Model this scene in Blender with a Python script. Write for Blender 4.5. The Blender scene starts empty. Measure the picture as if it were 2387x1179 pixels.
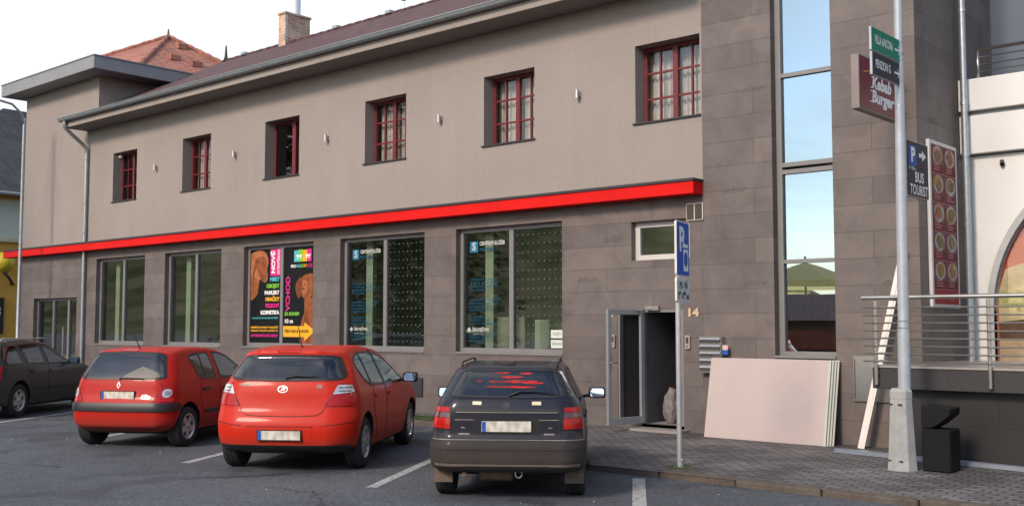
import bpy, bmesh, math, random
import numpy as np
from mathutils import Vector, Matrix
from mathutils.bvhtree import BVHTree
random.seed(7)
SC = bpy.context.scene
COL = SC.collection
R = math.radians
V = Vector
ORI = {}                      # object name -> world origin its mesh is written relative to

# ------------------------------------------------------------------ materials
def _mat(name):
    m = bpy.data.materials.new(name); m.use_nodes = True
    nt = m.node_tree
    for n in list(nt.nodes): nt.nodes.remove(n)
    out = nt.nodes.new('ShaderNodeOutputMaterial')
    return m, nt, out
def N(nt, t, **kw):
    n = nt.nodes.new(t)
    for k, v in kw.items():
        if k.startswith('i_'):
            n.inputs[k[2:].replace('_', ' ')].default_value = v
        else: setattr(n, k, v)
    return n
def ramp(nt, pts):
    n = nt.nodes.new('ShaderNodeValToRGB')
    e = n.color_ramp.elements
    while len(e) < len(pts): e.new(.5)
    for i, (p, c) in enumerate(pts):
        e[i].position = p; e[i].color = (c[0], c[1], c[2], 1) if len(c) == 3 else c
    return n
def c4(c): return (c[0], c[1], c[2], 1)
def M(name, col, rough=.6, metal=0, var=.12, vs=3., bump=0, bs=80, coat=0, spec=.5, inner=None, fine=0):
    """surface with mottled colour, optional bump; inner = colour of the back faces"""
    m, nt, out = _mat(name)
    b = N(nt, 'ShaderNodeBsdfPrincipled')
    b.inputs['Roughness'].default_value = rough; b.inputs['Metallic'].default_value = metal
    b.inputs['Coat Weight'].default_value = coat; b.inputs['Coat Roughness'].default_value = .06
    b.inputs['Specular IOR Level'].default_value = spec
    tc = N(nt, 'ShaderNodeTexCoord')
    nz = N(nt, 'ShaderNodeTexNoise'); nz.inputs['Scale'].default_value = vs; nz.inputs['Detail'].default_value = 7
    nz.inputs['Roughness'].default_value = .65
    nt.links.new(tc.outputs['Object'], nz.inputs['Vector'])
    lo = [c * (1 - var) for c in col]; hi = [min(1, c * (1 + var)) for c in col]
    r = ramp(nt, [(.3, lo), (.7, hi)])
    nt.links.new(nz.outputs['Fac'], r.inputs['Fac'])
    src = r.outputs['Color']
    if fine:
        n3 = N(nt, 'ShaderNodeTexNoise'); n3.inputs['Scale'].default_value = 90; n3.inputs['Detail'].default_value = 3
        nt.links.new(tc.outputs['Object'], n3.inputs['Vector'])
        r3 = ramp(nt, [(.3, (1 - fine,) * 3), (.7, (1 + fine,) * 3)])
        nt.links.new(n3.outputs['Fac'], r3.inputs['Fac'])
        mm = N(nt, 'ShaderNodeMix', data_type='RGBA', blend_type='MULTIPLY'); mm.inputs[0].default_value = 1
        nt.links.new(src, mm.inputs[6]); nt.links.new(r3.outputs['Color'], mm.inputs[7]); src = mm.outputs[2]
    if inner:
        g = N(nt, 'ShaderNodeNewGeometry')
        mx = N(nt, 'ShaderNodeMix', data_type='RGBA')
        nt.links.new(g.outputs['Backfacing'], mx.inputs[0]); nt.links.new(src, mx.inputs[6])
        mx.inputs[7].default_value = c4(inner); src = mx.outputs[2]
    nt.links.new(src, b.inputs['Base Color'])
    if bump:
        n2 = N(nt, 'ShaderNodeTexNoise'); n2.inputs['Scale'].default_value = bs; n2.inputs['Detail'].default_value = 4
        nt.links.new(tc.outputs['Object'], n2.inputs['Vector'])
        bp = N(nt, 'ShaderNodeBump'); bp.inputs['Strength'].default_value = bump; bp.inputs['Distance'].default_value = .01
        nt.links.new(n2.outputs['Fac'], bp.inputs['Height']); nt.links.new(bp.outputs['Normal'], b.inputs['Normal'])
    nt.links.new(b.outputs['BSDF'], out.inputs['Surface'])
    return m
def glass(name, tint=(.8, .87, .84), refl=.25, rough=.0, waver=.0, gcol=(1, 1, 1)):
    """glazing: part clear, part mirror, stronger at grazing angles"""
    m, nt, out = _mat(name)
    tr = N(nt, 'ShaderNodeBsdfTransparent'); tr.inputs['Color'].default_value = c4(tint)
    gl = N(nt, 'ShaderNodeBsdfGlossy'); gl.inputs['Roughness'].default_value = rough; gl.inputs['Color'].default_value = c4(gcol)
    fr = N(nt, 'ShaderNodeFresnel'); fr.inputs['IOR'].default_value = 1.5
    ad = N(nt, 'ShaderNodeMath', operation='ADD', use_clamp=True); ad.inputs[1].default_value = refl
    nt.links.new(fr.outputs['Fac'], ad.inputs[0])
    mx = N(nt, 'ShaderNodeMixShader')
    nt.links.new(ad.outputs[0], mx.inputs['Fac']); nt.links.new(tr.outputs[0], mx.inputs[1]); nt.links.new(gl.outputs[0], mx.inputs[2])
    if waver:
        tc = N(nt, 'ShaderNodeTexCoord'); nz = N(nt, 'ShaderNodeTexNoise'); nz.inputs['Scale'].default_value = 1.2
        nt.links.new(tc.outputs['Object'], nz.inputs['Vector'])
        bp = N(nt, 'ShaderNodeBump'); bp.inputs['Strength'].default_value = waver; bp.inputs['Distance'].default_value = .02
        nt.links.new(nz.outputs['Fac'], bp.inputs['Height']); nt.links.new(bp.outputs['Normal'], gl.inputs['Normal'])
    nt.links.new(mx.outputs[0], out.inputs['Surface'])
    return m
def brickmat(name, c1, c2, mortar, bw, rh, ms, rough=.7, offset=.5, plane='xz', mott=.25, mscale=1.6, bump=.3, smooth=.1, streak=None, spec=.5):
    m, nt, out = _mat(name)
    b = N(nt, 'ShaderNodeBsdfPrincipled'); b.inputs['Roughness'].default_value = rough
    b.inputs['Specular IOR Level'].default_value = spec
    tc = N(nt, 'ShaderNodeTexCoord'); sx = N(nt, 'ShaderNodeSeparateXYZ'); nt.links.new(tc.outputs['Object'], sx.inputs[0])
    cb = N(nt, 'ShaderNodeCombineXYZ')
    if plane == 'xz':
        ad = N(nt, 'ShaderNodeMath', operation='ADD'); nt.links.new(sx.outputs['X'], ad.inputs[0]); nt.links.new(sx.outputs['Y'], ad.inputs[1])
        nt.links.new(ad.outputs[0], cb.inputs['X']); nt.links.new(sx.outputs['Z'], cb.inputs['Y'])
    else:
        nt.links.new(sx.outputs['X'], cb.inputs['X']); nt.links.new(sx.outputs['Y'], cb.inputs['Y'])
    br = N(nt, 'ShaderNodeTexBrick', offset=offset)
    br.inputs['Color1'].default_value = c4(c1); br.inputs['Color2'].default_value = c4(c2); br.inputs['Mortar'].default_value = c4(mortar)
    br.inputs['Scale'].default_value = 1; br.inputs['Brick Width'].default_value = bw; br.inputs['Row Height'].default_value = rh
    br.inputs['Mortar Size'].default_value = ms; br.inputs['Mortar Smooth'].default_value = smooth
    nt.links.new(cb.outputs[0], br.inputs['Vector'])
    nz = N(nt, 'ShaderNodeTexNoise'); nz.inputs['Scale'].default_value = mscale; nz.inputs['Detail'].default_value = 8; nz.inputs['Roughness'].default_value = .62
    nz.inputs['Distortion'].default_value = .6
    nt.links.new(tc.outputs['Object'], nz.inputs['Vector'])
    r = ramp(nt, [(.32, (1 - mott,) * 3), (.68, (1 + mott,) * 3)]); nt.links.new(nz.outputs['Fac'], r.inputs['Fac'])
    mm = N(nt, 'ShaderNodeMix', data_type='RGBA', blend_type='MULTIPLY'); mm.inputs[0].default_value = 1
    nt.links.new(br.outputs['Color'], mm.inputs[6]); nt.links.new(r.outputs['Color'], mm.inputs[7])
    src = mm.outputs[2]
    if streak:
        n3 = N(nt, 'ShaderNodeTexNoise'); n3.inputs['Scale'].default_value = streak[0]; n3.inputs['Detail'].default_value = 5
        nt.links.new(tc.outputs['Object'], n3.inputs['Vector'])
        r3 = ramp(nt, [(.45, (1, 1, 1)), (.72, (streak[1],) * 3)]); nt.links.new(n3.outputs['Fac'], r3.inputs['Fac'])
        m3 = N(nt, 'ShaderNodeMix', data_type='RGBA', blend_type='MULTIPLY'); m3.inputs[0].default_value = 1
        nt.links.new(src, m3.inputs[6]); nt.links.new(r3.outputs['Color'], m3.inputs[7]); src = m3.outputs[2]
    nt.links.new(src, b.inputs['Base Color'])
    bp = N(nt, 'ShaderNodeBump', invert=True); bp.inputs['Strength'].default_value = bump; bp.inputs['Distance'].default_value = .01
    nt.links.new(br.outputs['Fac'], bp.inputs['Height']); nt.links.new(bp.outputs['Normal'], b.inputs['Normal'])
    nt.links.new(b.outputs['BSDF'], out.inputs['Surface'])
    return m

# ------------------------------------------------------------------ mesh collector
class MB:
    def __init__(s): s.v = []; s.f = []; s.m = []
    def add(s, vs, fs, mi=0):
        b = len(s.v); s.v += [V(p) for p in vs]
        for f in fs: s.f.append([b + i for i in f]); s.m.append(mi)
        return s
    def box(s, x0, x1, y0, y1, z0, z1, mi=0, mat=None):
        p = [(x0,y0,z0),(x1,y0,z0),(x1,y1,z0),(x0,y1,z0),(x0,y0,z1),(x1,y0,z1),(x1,y1,z1),(x0,y1,z1)]
        if mat: p = [mat @ V(q) for q in p]
        return s.add(p, [(3,2,1,0),(4,5,6,7),(0,1,5,4),(1,2,6,5),(2,3,7,6),(3,0,4,7)], mi)
    def quad(s, a, b, c, d, mi=0): return s.add([a,b,c,d], [(0,1,2,3)], mi)
    def beam(s, a, b, w, h, up=(0,0,1), mi=0):
        a = V(a); b = V(b); d = (b - a).normalized(); x = d.cross(V(up))
        x = x.normalized() if x.length > 1e-4 else V((1,0,0)); y = x.cross(d)
        p = []
        for q in (a, b):
            for i, j in ((-1,-1),(1,-1),(1,1),(-1,1)): p.append(q + x*(w/2*i) + y*(h/2*j))
        return s.add(p, [(3,2,1,0),(4,5,6,7),(0,1,5,4),(1,2,6,5),(2,3,7,6),(3,0,4,7)], mi)
    def tube(s, pts, r, n=10, mi=0, caps=True):
        pts = [V(p) for p in pts]; k = len(pts)
        rs = r if isinstance(r, (list, tuple)) else [r]*k
        t0 = (pts[1]-pts[0]).normalized(); ref = V((0,0,1)) if abs(t0.z) < .9 else V((1,0,0))
        x = t0.cross(ref).normalized(); vs = []
        for i in range(k):
            t = (pts[min(i+1,k-1)] - pts[max(i-1,0)]).normalized()
            x = (x - t*x.dot(t)).normalized(); y = t.cross(x)
            for j in range(n):
                a = 2*math.pi*j/n; vs.append(pts[i] + (x*math.cos(a) + y*math.sin(a))*rs[i])
        fs = [(i*n+j, i*n+(j+1)%n, (i+1)*n+(j+1)%n, (i+1)*n+j) for i in range(k-1) for j in range(n)]
        if caps: fs += [tuple(range(n-1,-1,-1)), tuple(range((k-1)*n, k*n))]
        return s.add(vs, fs, mi)
    def lathe(s, prof, n=32, axis='z', c=(0,0,0), mi=0, close=False):
        c = V(c); vs = []
        for r, h in prof:
            for j in range(n):
                a = 2*math.pi*j/n; p = (r*math.cos(a), r*math.sin(a), h)
                if axis == 'x': p = (p[2], p[0], p[1])
                if axis == 'y': p = (p[1], p[2], p[0])
                vs.append(c + V(p))
        k = len(prof)
        fs = [(i*n+j, i*n+(j+1)%n, ((i+1)%k)*n+(j+1)%n, ((i+1)%k)*n+j) for i in range(k if close else k-1) for j in range(n)]
        return s.add(vs, fs, mi)
    def prism(s, poly, o, ex, ey, d, mi=0):
        """polygon in the plane (o, ex, ey), extruded by vector d"""
        o=V(o); ex=V(ex); ey=V(ey); d=V(d); n=len(poly)
        a=[o+ex*p[0]+ey*p[1] for p in poly]; b=[q+d for q in a]
        return s.add(a+b, [tuple(range(n))[::-1], tuple(range(n,2*n))]+[(i,(i+1)%n,n+(i+1)%n,n+i) for i in range(n)], mi)
    def flat(s, poly, o, ex, ey, mi=0):
        o=V(o); ex=V(ex); ey=V(ey)
        return s.add([o+ex*p[0]+ey*p[1] for p in poly], [tuple(range(len(poly)))], mi)
    def build(s, name, mats, parent=None, smooth=False, bevel=0, at=None, seg=1, fixn=True, autos=None):
        me = bpy.data.meshes.new(name)
        if at is not None: o = V(at)
        elif parent is not None: o = ORI.get(parent.name, V((0,0,0)))
        else: o = V((0,0,0))
        me.from_pydata([tuple(p-o) for p in s.v], [], s.f)
        mats = mats if isinstance(mats, (list, tuple)) else [mats]
        for m in mats: me.materials.append(m)
        for p, i in zip(me.polygons, s.m): p.material_index = i
        bm = bmesh.new(); bm.from_mesh(me)
        if fixn: bmesh.ops.recalc_face_normals(bm, faces=bm.faces)
        if bevel:
            es = [e for e in bm.edges if len(e.link_faces) == 2 and e.calc_face_angle(0) > R(30)]
            bmesh.ops.bevel(bm, geom=es, offset=bevel, segments=seg, affect='EDGES', profile=.5)
        if autos:
            for e in bm.edges: e.smooth = not (len(e.link_faces) == 2 and e.calc_face_angle(0) > R(autos))
        if smooth or autos:
            for f in bm.faces: f.smooth = True
        bm.to_mesh(me); bm.free()
        return link(me, name, parent, o if at is not None else None, o)
def link(me, name, parent=None, loc=None, ori=None):
    ob = bpy.data.objects.new(name, me); COL.objects.link(ob)
    if loc is not None: ob.location = loc
    if parent is not None: ob.parent = parent
    ORI[ob.name] = V(ori) if ori is not None else ORI.get(parent.name, V((0,0,0))) if parent else V((0,0,0))
    return ob
def tag(o, label=None, cat=None, group=None, kind=None):
    if label: o['label'] = label
    if cat: o['category'] = cat
    if group: o['group'] = group
    if kind: o['kind'] = kind
    return o
def thing(name, loc, label, cat, group=None, rotz=0, local=False):
    o = bpy.data.objects.new(name, None); COL.objects.link(o); o.empty_display_size = .3
    o.location = loc; o.rotation_euler = (0,0,rotz)
    ORI[o.name] = V((0,0,0)) if local else V(loc)
    return tag(o, label, cat, group)
def textmesh(s, size=.1, bold=0, shear=0, align='CENTER', sx=1.):
    cu = bpy.data.curves.new('t', 'FONT'); cu.body = s; cu.size = size; cu.offset = bold; cu.shear = shear
    cu.align_x = align; cu.align_y = 'CENTER'; cu.resolution_u = 3
    ob = bpy.data.objects.new('t', cu)
    me = bpy.data.meshes.new_from_object(ob)
    vs = [V((v.co.x*sx, v.co.y, 0)) for v in me.vertices]; fs = [list(p.vertices) for p in me.polygons]
    bpy.data.objects.remove(ob); bpy.data.curves.remove(cu); bpy.data.meshes.remove(me)
    return vs, fs
def text(mb, s, size, o, ex=(1,0,0), ey=(0,0,1), bold=0, shear=0, align='CENTER', sx=1., mi=0, thick=0, width=None):
    vs, fs = textmesh(s, size, bold, shear, align, sx)
    if width:
        w = max(v.x for v in vs)-min(v.x for v in vs); k = width/w
        for v in vs: v.x *= k
    o=V(o); ex=V(ex); ey=V(ey); n=ex.cross(ey)
    mb.add([o+ex*v.x+ey*v.y+n*thick for v in vs], fs, mi)
def wall_holes(mb, x0, x1, z0, z1, holes, vf, depth, mi=0, axis='y', rmi=None):
    """wall sheet at y=vf with rectangular holes (x0,x1,z0,z1), reveals run to vf+depth"""
    rmi = mi if rmi is None else rmi
    xs = sorted({x0, x1, *[h[0] for h in holes], *[h[1] for h in holes]}); xs=[x for x in xs if x0<=x<=x1]
    zs = sorted({z0, z1, *[h[2] for h in holes], *[h[3] for h in holes]}); zs=[z for z in zs if z0<=z<=z1]
    for i in range(len(xs)-1):
        for j in range(len(zs)-1):
            cx=(xs[i]+xs[i+1])/2; cz=(zs[j]+zs[j+1])/2
            if any(h[0]<cx<h[1] and h[2]<cz<h[3] for h in holes): continue
            mb.quad((xs[i],vf,zs[j]),(xs[i+1],vf,zs[j]),(xs[i+1],vf,zs[j+1]),(xs[i],vf,zs[j+1]), mi)
    for a,b,c,d in holes:
        y=vf+depth
        mb.quad((a,vf,c),(a,vf,d),(a,y,d),(a,y,c),rmi); mb.quad((b,vf,c),(b,y,c),(b,y,d),(b,vf,d),rmi)
        mb.quad((a,vf,d),(b,vf,d),(b,y,d),(a,y,d),rmi)
        mb.quad((a,vf,c),(a,y,c),(b,y,c),(b,vf,c),rmi)
def rpoly(pts, r=.02, n=4):
    """round the corners of a 2-D polygon"""
    out=[]; k=len(pts)
    for i in range(k):
        p=V(pts[i]).to_2d(); a=V(pts[i-1]).to_2d(); b=V(pts[(i+1)%k]).to_2d()
        da=(a-p); db=(b-p); ra=min(r, da.length*.45); rb=min(r, db.length*.45)
        s=p+da.normalized()*ra; e=p+db.normalized()*rb
        for j in range(n+1):
            t=j/n; out.append(tuple(s*(1-t)**2+p*2*t*(1-t)+e*t*t))
    return out
def circ(cx, cy, rx, ry=None, n=24, a0=0): 
    ry = rx if ry is None else ry
    return [(cx+rx*math.cos(a0+2*math.pi*i/n), cy+ry*math.sin(a0+2*math.pi*i/n)) for i in range(n)]
def spline(pts, per=6):
    """Catmull-Rom through closed list"""
    n=len(pts); out=[]
    for i in range(n):
        p0,p1,p2,p3=[np.array(pts[(i+k-1)%n],float) for k in range(4)]
        # chord-length tangents keep it from overshooting
        d1=np.linalg.norm(p2-p1); d0=np.linalg.norm(p1-p0); d2=np.linalg.norm(p3-p2)
        m1=(p2-p0)/(d0+d1)*d1; m2=(p3-p1)/(d1+d2)*d1
        for j in range(per):
            t=j/per; h=(2*t**3-3*t*t+1, t**3-2*t*t+t, -2*t**3+3*t*t, t**3-t*t)
            out.append(tuple(h[0]*p1+h[1]*m1+h[2]*p2+h[3]*m2))
    return out
# ------------------------------------------------------------------ cars
def inpoly(poly, a, b):
    c=False; n=len(poly); j=n-1
    for i in range(n):
        xi,yi=poly[i]; xj,yj=poly[j]
        if (yi>b)!=(yj>b) and a<(xj-xi)*(b-yi)/(yj-yi)+xi: c=not c
        j=i
    return c
def shrink(poly, d):
    """move each vertex inward by about d"""
    n=len(poly); A=sum(poly[i][0]*poly[(i+1)%n][1]-poly[(i+1)%n][0]*poly[i][1] for i in range(n)); s=1 if A>0 else -1
    out=[]
    for i in range(n):
        p=V(poly[i]).to_2d(); a=(p-V(poly[i-1]).to_2d()); b=(V(poly[(i+1)%n]).to_2d()-p)
        na=V((-a.y,a.x)); nb=V((-b.y,b.x)); nn=V((0,0))
        if na.length>1e-7: nn+=na.normalized()
        if nb.length>1e-7: nn+=nb.normalized()
        nn=nn.normalized() if nn.length>1e-6 else V((0,0))
        out.append(tuple(p+nn*d*s))
    return out
def dens(poly, step=.03, closed=True):
    out=[]; n=len(poly)
    for i in range(n if closed else n-1):
        a=V(poly[i]).to_2d(); b=V(poly[(i+1)%n]).to_2d(); k=max(1,int(math.ceil((b-a).length/step)))
        for j in range(k): out.append(tuple(a.lerp(b,j/k)))
    if not closed: out.append(tuple(poly[-1]))
    return out
def mir(half):
    """half outline x>=0 from top centre to bottom centre -> full polygon"""
    return half+[(-x,z) for x,z in reversed(half) if x>1e-6]
AX={'B':(lambda p:V((p[0],-1.5,p[1])),V((0,1,0))),'F':(lambda p:V((p[0],7,p[1])),V((0,-1,0))),
    'R':(lambda p:V((2.5,p[0],p[1])),V((-1,0,0))),'L':(lambda p:V((-2.5,p[0],p[1])),V((1,0,0))),
    'T':(lambda p:V((p[0],p[1],3)),V((0,0,-1)))}
class Car:
    def __init__(s, name, label, loc, rot, L, W, prof, sect, mats, ra, wb, wr, track, bend=.06, plan=(.3,.32), k=.07, arch=.055, tw=.195, group='cars parked in the angled bays'):
        s.root=thing(name, loc, label, 'car', group, rot, local=True)
        s.L=L; s.W=W; s.mats=mats; s.ra=ra; s.wb=wb; s.wr=wr; s.track=track; s.tw=tw
        P=np.array(spline(prof,6)); h=.01
        ys=np.arange(-.3,L+.3,h); zs=np.arange(0,1.9,h); Y,Z=np.meshgrid(ys,zs,indexing='ij')
        pts=np.stack([Y.ravel(),Z.ravel()],1); d2=np.full(len(pts),1e9); ins=np.zeros(len(pts),bool)
        for i in range(len(P)):
            a=P[i]; b=P[(i+1)%len(P)]; e=b-a; ee=e@e
            if ee<1e-12: continue
            w=pts-a; t=np.clip((w@e)/ee,0,1); q=w-t[:,None]*e; d2=np.minimum(d2,(q*q).sum(1))
            if (a[1]>b[1])!=(b[1]>a[1]) or a[1]!=b[1]:
                c=((a[1]>pts[:,1])!=(b[1]>pts[:,1]))&(pts[:,0]<(b[0]-a[0])*(pts[:,1]-a[1])/((b[1]-a[1]) or 1e-9)+a[0]); ins^=c
        sd=np.sqrt(d2)*np.where(ins,-1,1); SD=sd.reshape(Y.shape); IN=ins.reshape(Y.shape)
        yr=np.array([ys[np.argmax(IN[:,j])] if IN[:,j].any() else np.nan for j in range(len(zs))])
        yf=np.array([ys[len(ys)-1-np.argmax(IN[::-1,j])] if IN[:,j].any() else np.nan for j in range(len(zs))])
        ok=~np.isnan(yr); yr=np.interp(zs,zs[ok],yr[ok]); yf=np.interp(zs,zs[ok],yf[ok])
        ker=np.ones(9)/9; yr=np.convolve(np.pad(yr,4,'edge'),ker,'valid'); yf=np.convolve(np.pad(yf,4,'edge'),ker,'valid')
        sz=np.array([q[0] for q in sect]); sf=np.array([q[1] for q in sect])
        zz=np.linspace(0,1.9,191); S0=np.interp(zz,sz,sf); S0=np.convolve(np.pad(S0,5,'edge'),np.ones(11)/11,'valid')
        a,Rr=plan
        def f(p):
            x=np.abs(p[:,0]); z=np.clip(p[:,2],0,1.88); w=np.clip(1-p[:,1]/(L*.35),0,1); wf=np.clip(1-(L-p[:,1])/(L*.4),0,1)
            y=p[:,1]-bend*x*x*w+ .16*x*x*wf
            fy=(y-ys[0])/h; fz=z/h; i=np.clip(fy.astype(int),0,len(ys)-2); j=np.clip(fz.astype(int),0,len(zs)-2)
            u=np.clip(fy-i,0,1); v=np.clip(fz-j,0,1)
            side=SD[i,j]*(1-u)*(1-v)+SD[i+1,j]*u*(1-v)+SD[i,j+1]*(1-u)*v+SD[i+1,j+1]*u*v
            dr=np.clip((y-np.interp(z,zs,yr))/Rr,0,1); df=np.clip((np.interp(z,zs,yf)-y)/(Rr*1.5),0,1)
            hw=W*np.interp(z,zz,S0)*(1-a*(1-dr)**2.4)*(1-a*(1-df)**2.2)
            b=x-hw
            hh=np.maximum(k-np.abs(side-b),0)/k
            return np.maximum(side,b)+hh*hh*k*.25
        nx,ny,nz=44,150,52
        B=bmesh.new()
        bx,y0,y1,z0,z1=W+.15,-.15,L+.15,.05,1.75
        gx=np.linspace(-bx,bx,nx+1); gy=np.linspace(y0,y1,ny+1); gz=np.linspace(z0,z1,nz+1)
        idx={}; PT=[]; F=[]
        def vid(i,j,l):
            key=(i,j,l)
            if key not in idx: idx[key]=len(PT); PT.append((gx[i],gy[j],gz[l]))
            return idx[key]
        for j in range(ny):
            for i in range(nx):
                F.append([vid(i,j,0),vid(i,j+1,0),vid(i+1,j+1,0),vid(i+1,j,0)]); F.append([vid(i,j,nz),vid(i+1,j,nz),vid(i+1,j+1,nz),vid(i,j+1,nz)])
            for l in range(nz):
                F.append([vid(0,j,l),vid(0,j,l+1),vid(0,j+1,l+1),vid(0,j+1,l)]); F.append([vid(nx,j,l),vid(nx,j+1,l),vid(nx,j+1,l+1),vid(nx,j,l+1)])
        for i in range(nx):
            for l in range(nz):
                F.append([vid(i,0,l),vid(i+1,0,l),vid(i+1,0,l+1),vid(i,0,l+1)]); F.append([vid(i,ny,l),vid(i,ny,l+1),vid(i+1,ny,l+1),vid(i+1,ny,l)])
        PT=np.array(PT); Q=PT.copy()
        Q[:,0]=np.clip(PT[:,0],-W*.45,W*.45); Q[:,1]=np.clip(PT[:,1],.8,L-.8); Q[:,2]=.62
        # rays: keep them near-perpendicular to each box face
        lo=np.zeros(len(PT)); hi=np.ones(len(PT))
        for _ in range(22):
            mid=(lo+hi)/2; val=f(Q+(PT-Q)*mid[:,None]); inn=val<0
            lo=np.where(inn,mid,lo); hi=np.where(inn,hi,mid)
        X=Q+(PT-Q)*((lo+hi)/2)[:,None]
        me=bpy.data.meshes.new('body'); me.from_pydata(X.tolist(),[],F)
        for m in (mats['paint'],mats['trim']): me.materials.append(m)
        bm=bmesh.new(); bm.from_mesh(me); bmesh.ops.recalc_face_normals(bm,faces=bm.faces)
        bmesh.ops.smooth_vert(bm,verts=bm.verts,factor=.4,use_axis_x=True,use_axis_y=True,use_axis_z=True)
        for fc in bm.faces:
            fc.smooth=True
            if fc.calc_center_median().z<.235: fc.material_index=1
        bm.to_mesh(me); s.bvh=BVHTree.FromBMesh(bm); bm.free()
        # wheel arches
        tmp=bpy.data.objects.new('tmp',me); COL.objects.link(tmp)
        cut=MB()
        for y in (ra,ra+wb):
            for sx in (-1,1):
                a0,a1=sorted((sx*(track/2-tw*.75),sx*(W+.3)))
                n=40; ps=[(math.cos(2*math.pi*i/n)*(wr+arch),math.sin(2*math.pi*i/n)*(wr+arch)) for i in range(n)]
                cut.prism(ps,(a0,y,wr+.01),(0,1,0),(0,0,1),(a1-a0,0,0))
        co=cut.build('tmpc',mats['trim'])
        md=tmp.modifiers.new('b','BOOLEAN'); md.operation='DIFFERENCE'; md.solver='EXACT'; md.object=co
        try: md.material_mode='TRANSFER'
        except Exception: pass
        dg=bpy.context.evaluated_depsgraph_get(); new=bpy.data.meshes.new_from_object(tmp.evaluated_get(dg))
        bpy.data.objects.remove(tmp); bpy.data.objects.remove(co)
        s.me=new; s.windows=[]
        names=[m.name if m else '' for m in new.materials]
        for p in new.polygons:
            if names[p.material_index]==mats['trim'].name and p.center.z>.25: p.use_smooth=False
            else: p.use_smooth=True
    def hit(s, ax, p):
        o,d=AX[ax][0](p),AX[ax][1]
        r=s.bvh.ray_cast(o,d)
        if ax in 'RL' and r[0] is not None and abs(r[0].x)<(.80 if p[1]<1.06 else .56)*s.W:
            n=s.bvh.find_nearest(V((s.W*(1 if ax=='R' else -1),p[0],p[1]))); return n[0],n[1]
        if r[0] is None or r[1].dot(d)>-.02:
            q=V(o)
            if r[0] is None:
                # off the silhouette: nearest point of the body to a point at mid depth
                q = V((p[0], s.L*.02+.1, p[1])) if ax=='B' else V((p[0],s.L-.1,p[1])) if ax=='F' else V((s.W*(1 if ax=='R' else -1),p[0],p[1])) if ax in 'RL' else V((p[0],p[1],1.4))
                n=s.bvh.find_nearest(q); return n[0],n[1]
        return r[0],r[1]
    def patch(s, poly, ax, mat, name, off=.004, step=.028, depth=.012, parent=None, hole=False, add=None):
        bm=bmesh.new(); vs=[bm.verts.new((p[0],p[1],0)) for p in poly]; bm.faces.new(vs)
        a0=min(p[0] for p in poly); a1=max(p[0] for p in poly); b0=min(p[1] for p in poly); b1=max(p[1] for p in poly)
        for lo,hi,nn in ((a0,a1,(1,0,0)),(b0,b1,(0,1,0))):
            k=int((hi-lo)/step)
            for i in range(1,k+1):
                t=lo+(hi-lo)*i/(k+1)
                bmesh.ops.bisect_plane(bm,geom=bm.verts[:]+bm.edges[:]+bm.faces[:],dist=1e-6,plane_co=V(nn)*t,plane_no=nn)
        bmesh.ops.triangulate(bm,faces=[f for f in bm.faces if len(f.verts)>4])
        d=AX[ax][1]; nrm={}
        for v in bm.verts:
            h,n=s.hit(ax,(v.co.x,v.co.y)); v.co=h+n*off; nrm[v]=n
        bm.normal_update()
        t=V((0,0,0))
        for f in bm.faces: t+=f.normal*f.calc_area()
        if t.dot(d)>0: bmesh.ops.reverse_faces(bm,faces=bm.faces)
        for f in bm.faces: f.smooth=True
        be=[e for e in bm.edges if len(e.link_faces)==1]
        if depth:
            nv={}
            for e in be:
                f=e.link_faces[0]; lp=[l for l in f.loops if l.edge==e][0]; a,b=lp.vert,lp.link_loop_next.vert
                q=[bm.verts.new(a.co),bm.verts.new(b.co),bm.verts.new(b.co-nrm[b]*(depth+off)),bm.verts.new(a.co-nrm[a]*(depth+off))]
                bm.faces.new((q[1],q[0],q[3],q[2]))
        me=bpy.data.meshes.new(name); bm.to_mesh(me); bm.free()
        for m in (mat if isinstance(mat,list) else [mat]): me.materials.append(m)
        o=link(me,name,parent or s.root); return o
    def ring(s, poly, w, ax, mat, name, off=.006, parent=None, depth=.008):
        po=dens(poly,.025); pi=shrink(po,w); n=len(po); mb=MB(); A=[];B=[];C=[];D=[]
        for p,q in zip(po,pi):
            h,nn=s.hit(ax,p); A.append(h+nn*off); C.append(h-nn*depth)
            h,nn=s.hit(ax,q); B.append(h+nn*off); D.append(h-nn*depth)
        for i in range(n):
            j=(i+1)%n; mb.quad(A[i],A[j],B[j],B[i]); mb.quad(C[i],C[j],A[j],A[i]); mb.quad(B[i],B[j],D[j],D[i])
        o=mb.build(name,mat,parent or s.root); return o
    def seam(s, line, ax, mat, name, r=.004, parent=None, off=-.001, closed=False):
        pts=dens(line,.03,closed)
        if closed: pts.append(pts[0])
        P=[]
        for p in pts:
            h,n=s.hit(ax,p); P.append(h+n*off)
        mb=MB(); mb.tube(P,r,6); return mb
    def outline(s, poly, ax, parent, r=.004, nm='lens_gap'):
        return s.seam(poly,ax,None,'g',r=r,closed=True,off=.002).build(nm,s.mats['black'],parent,smooth=True)
    def window(s, poly, ax, glassm, frit=.035, name='window'):
        g=s.patch(poly,ax,glassm,name,off=.003,depth=0)
        s.ring(poly,frit,ax,s.mats['black'],'window_seal',parent=g)
        s.windows.append((ax,shrink(poly,frit*.6)))
        return g
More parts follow.
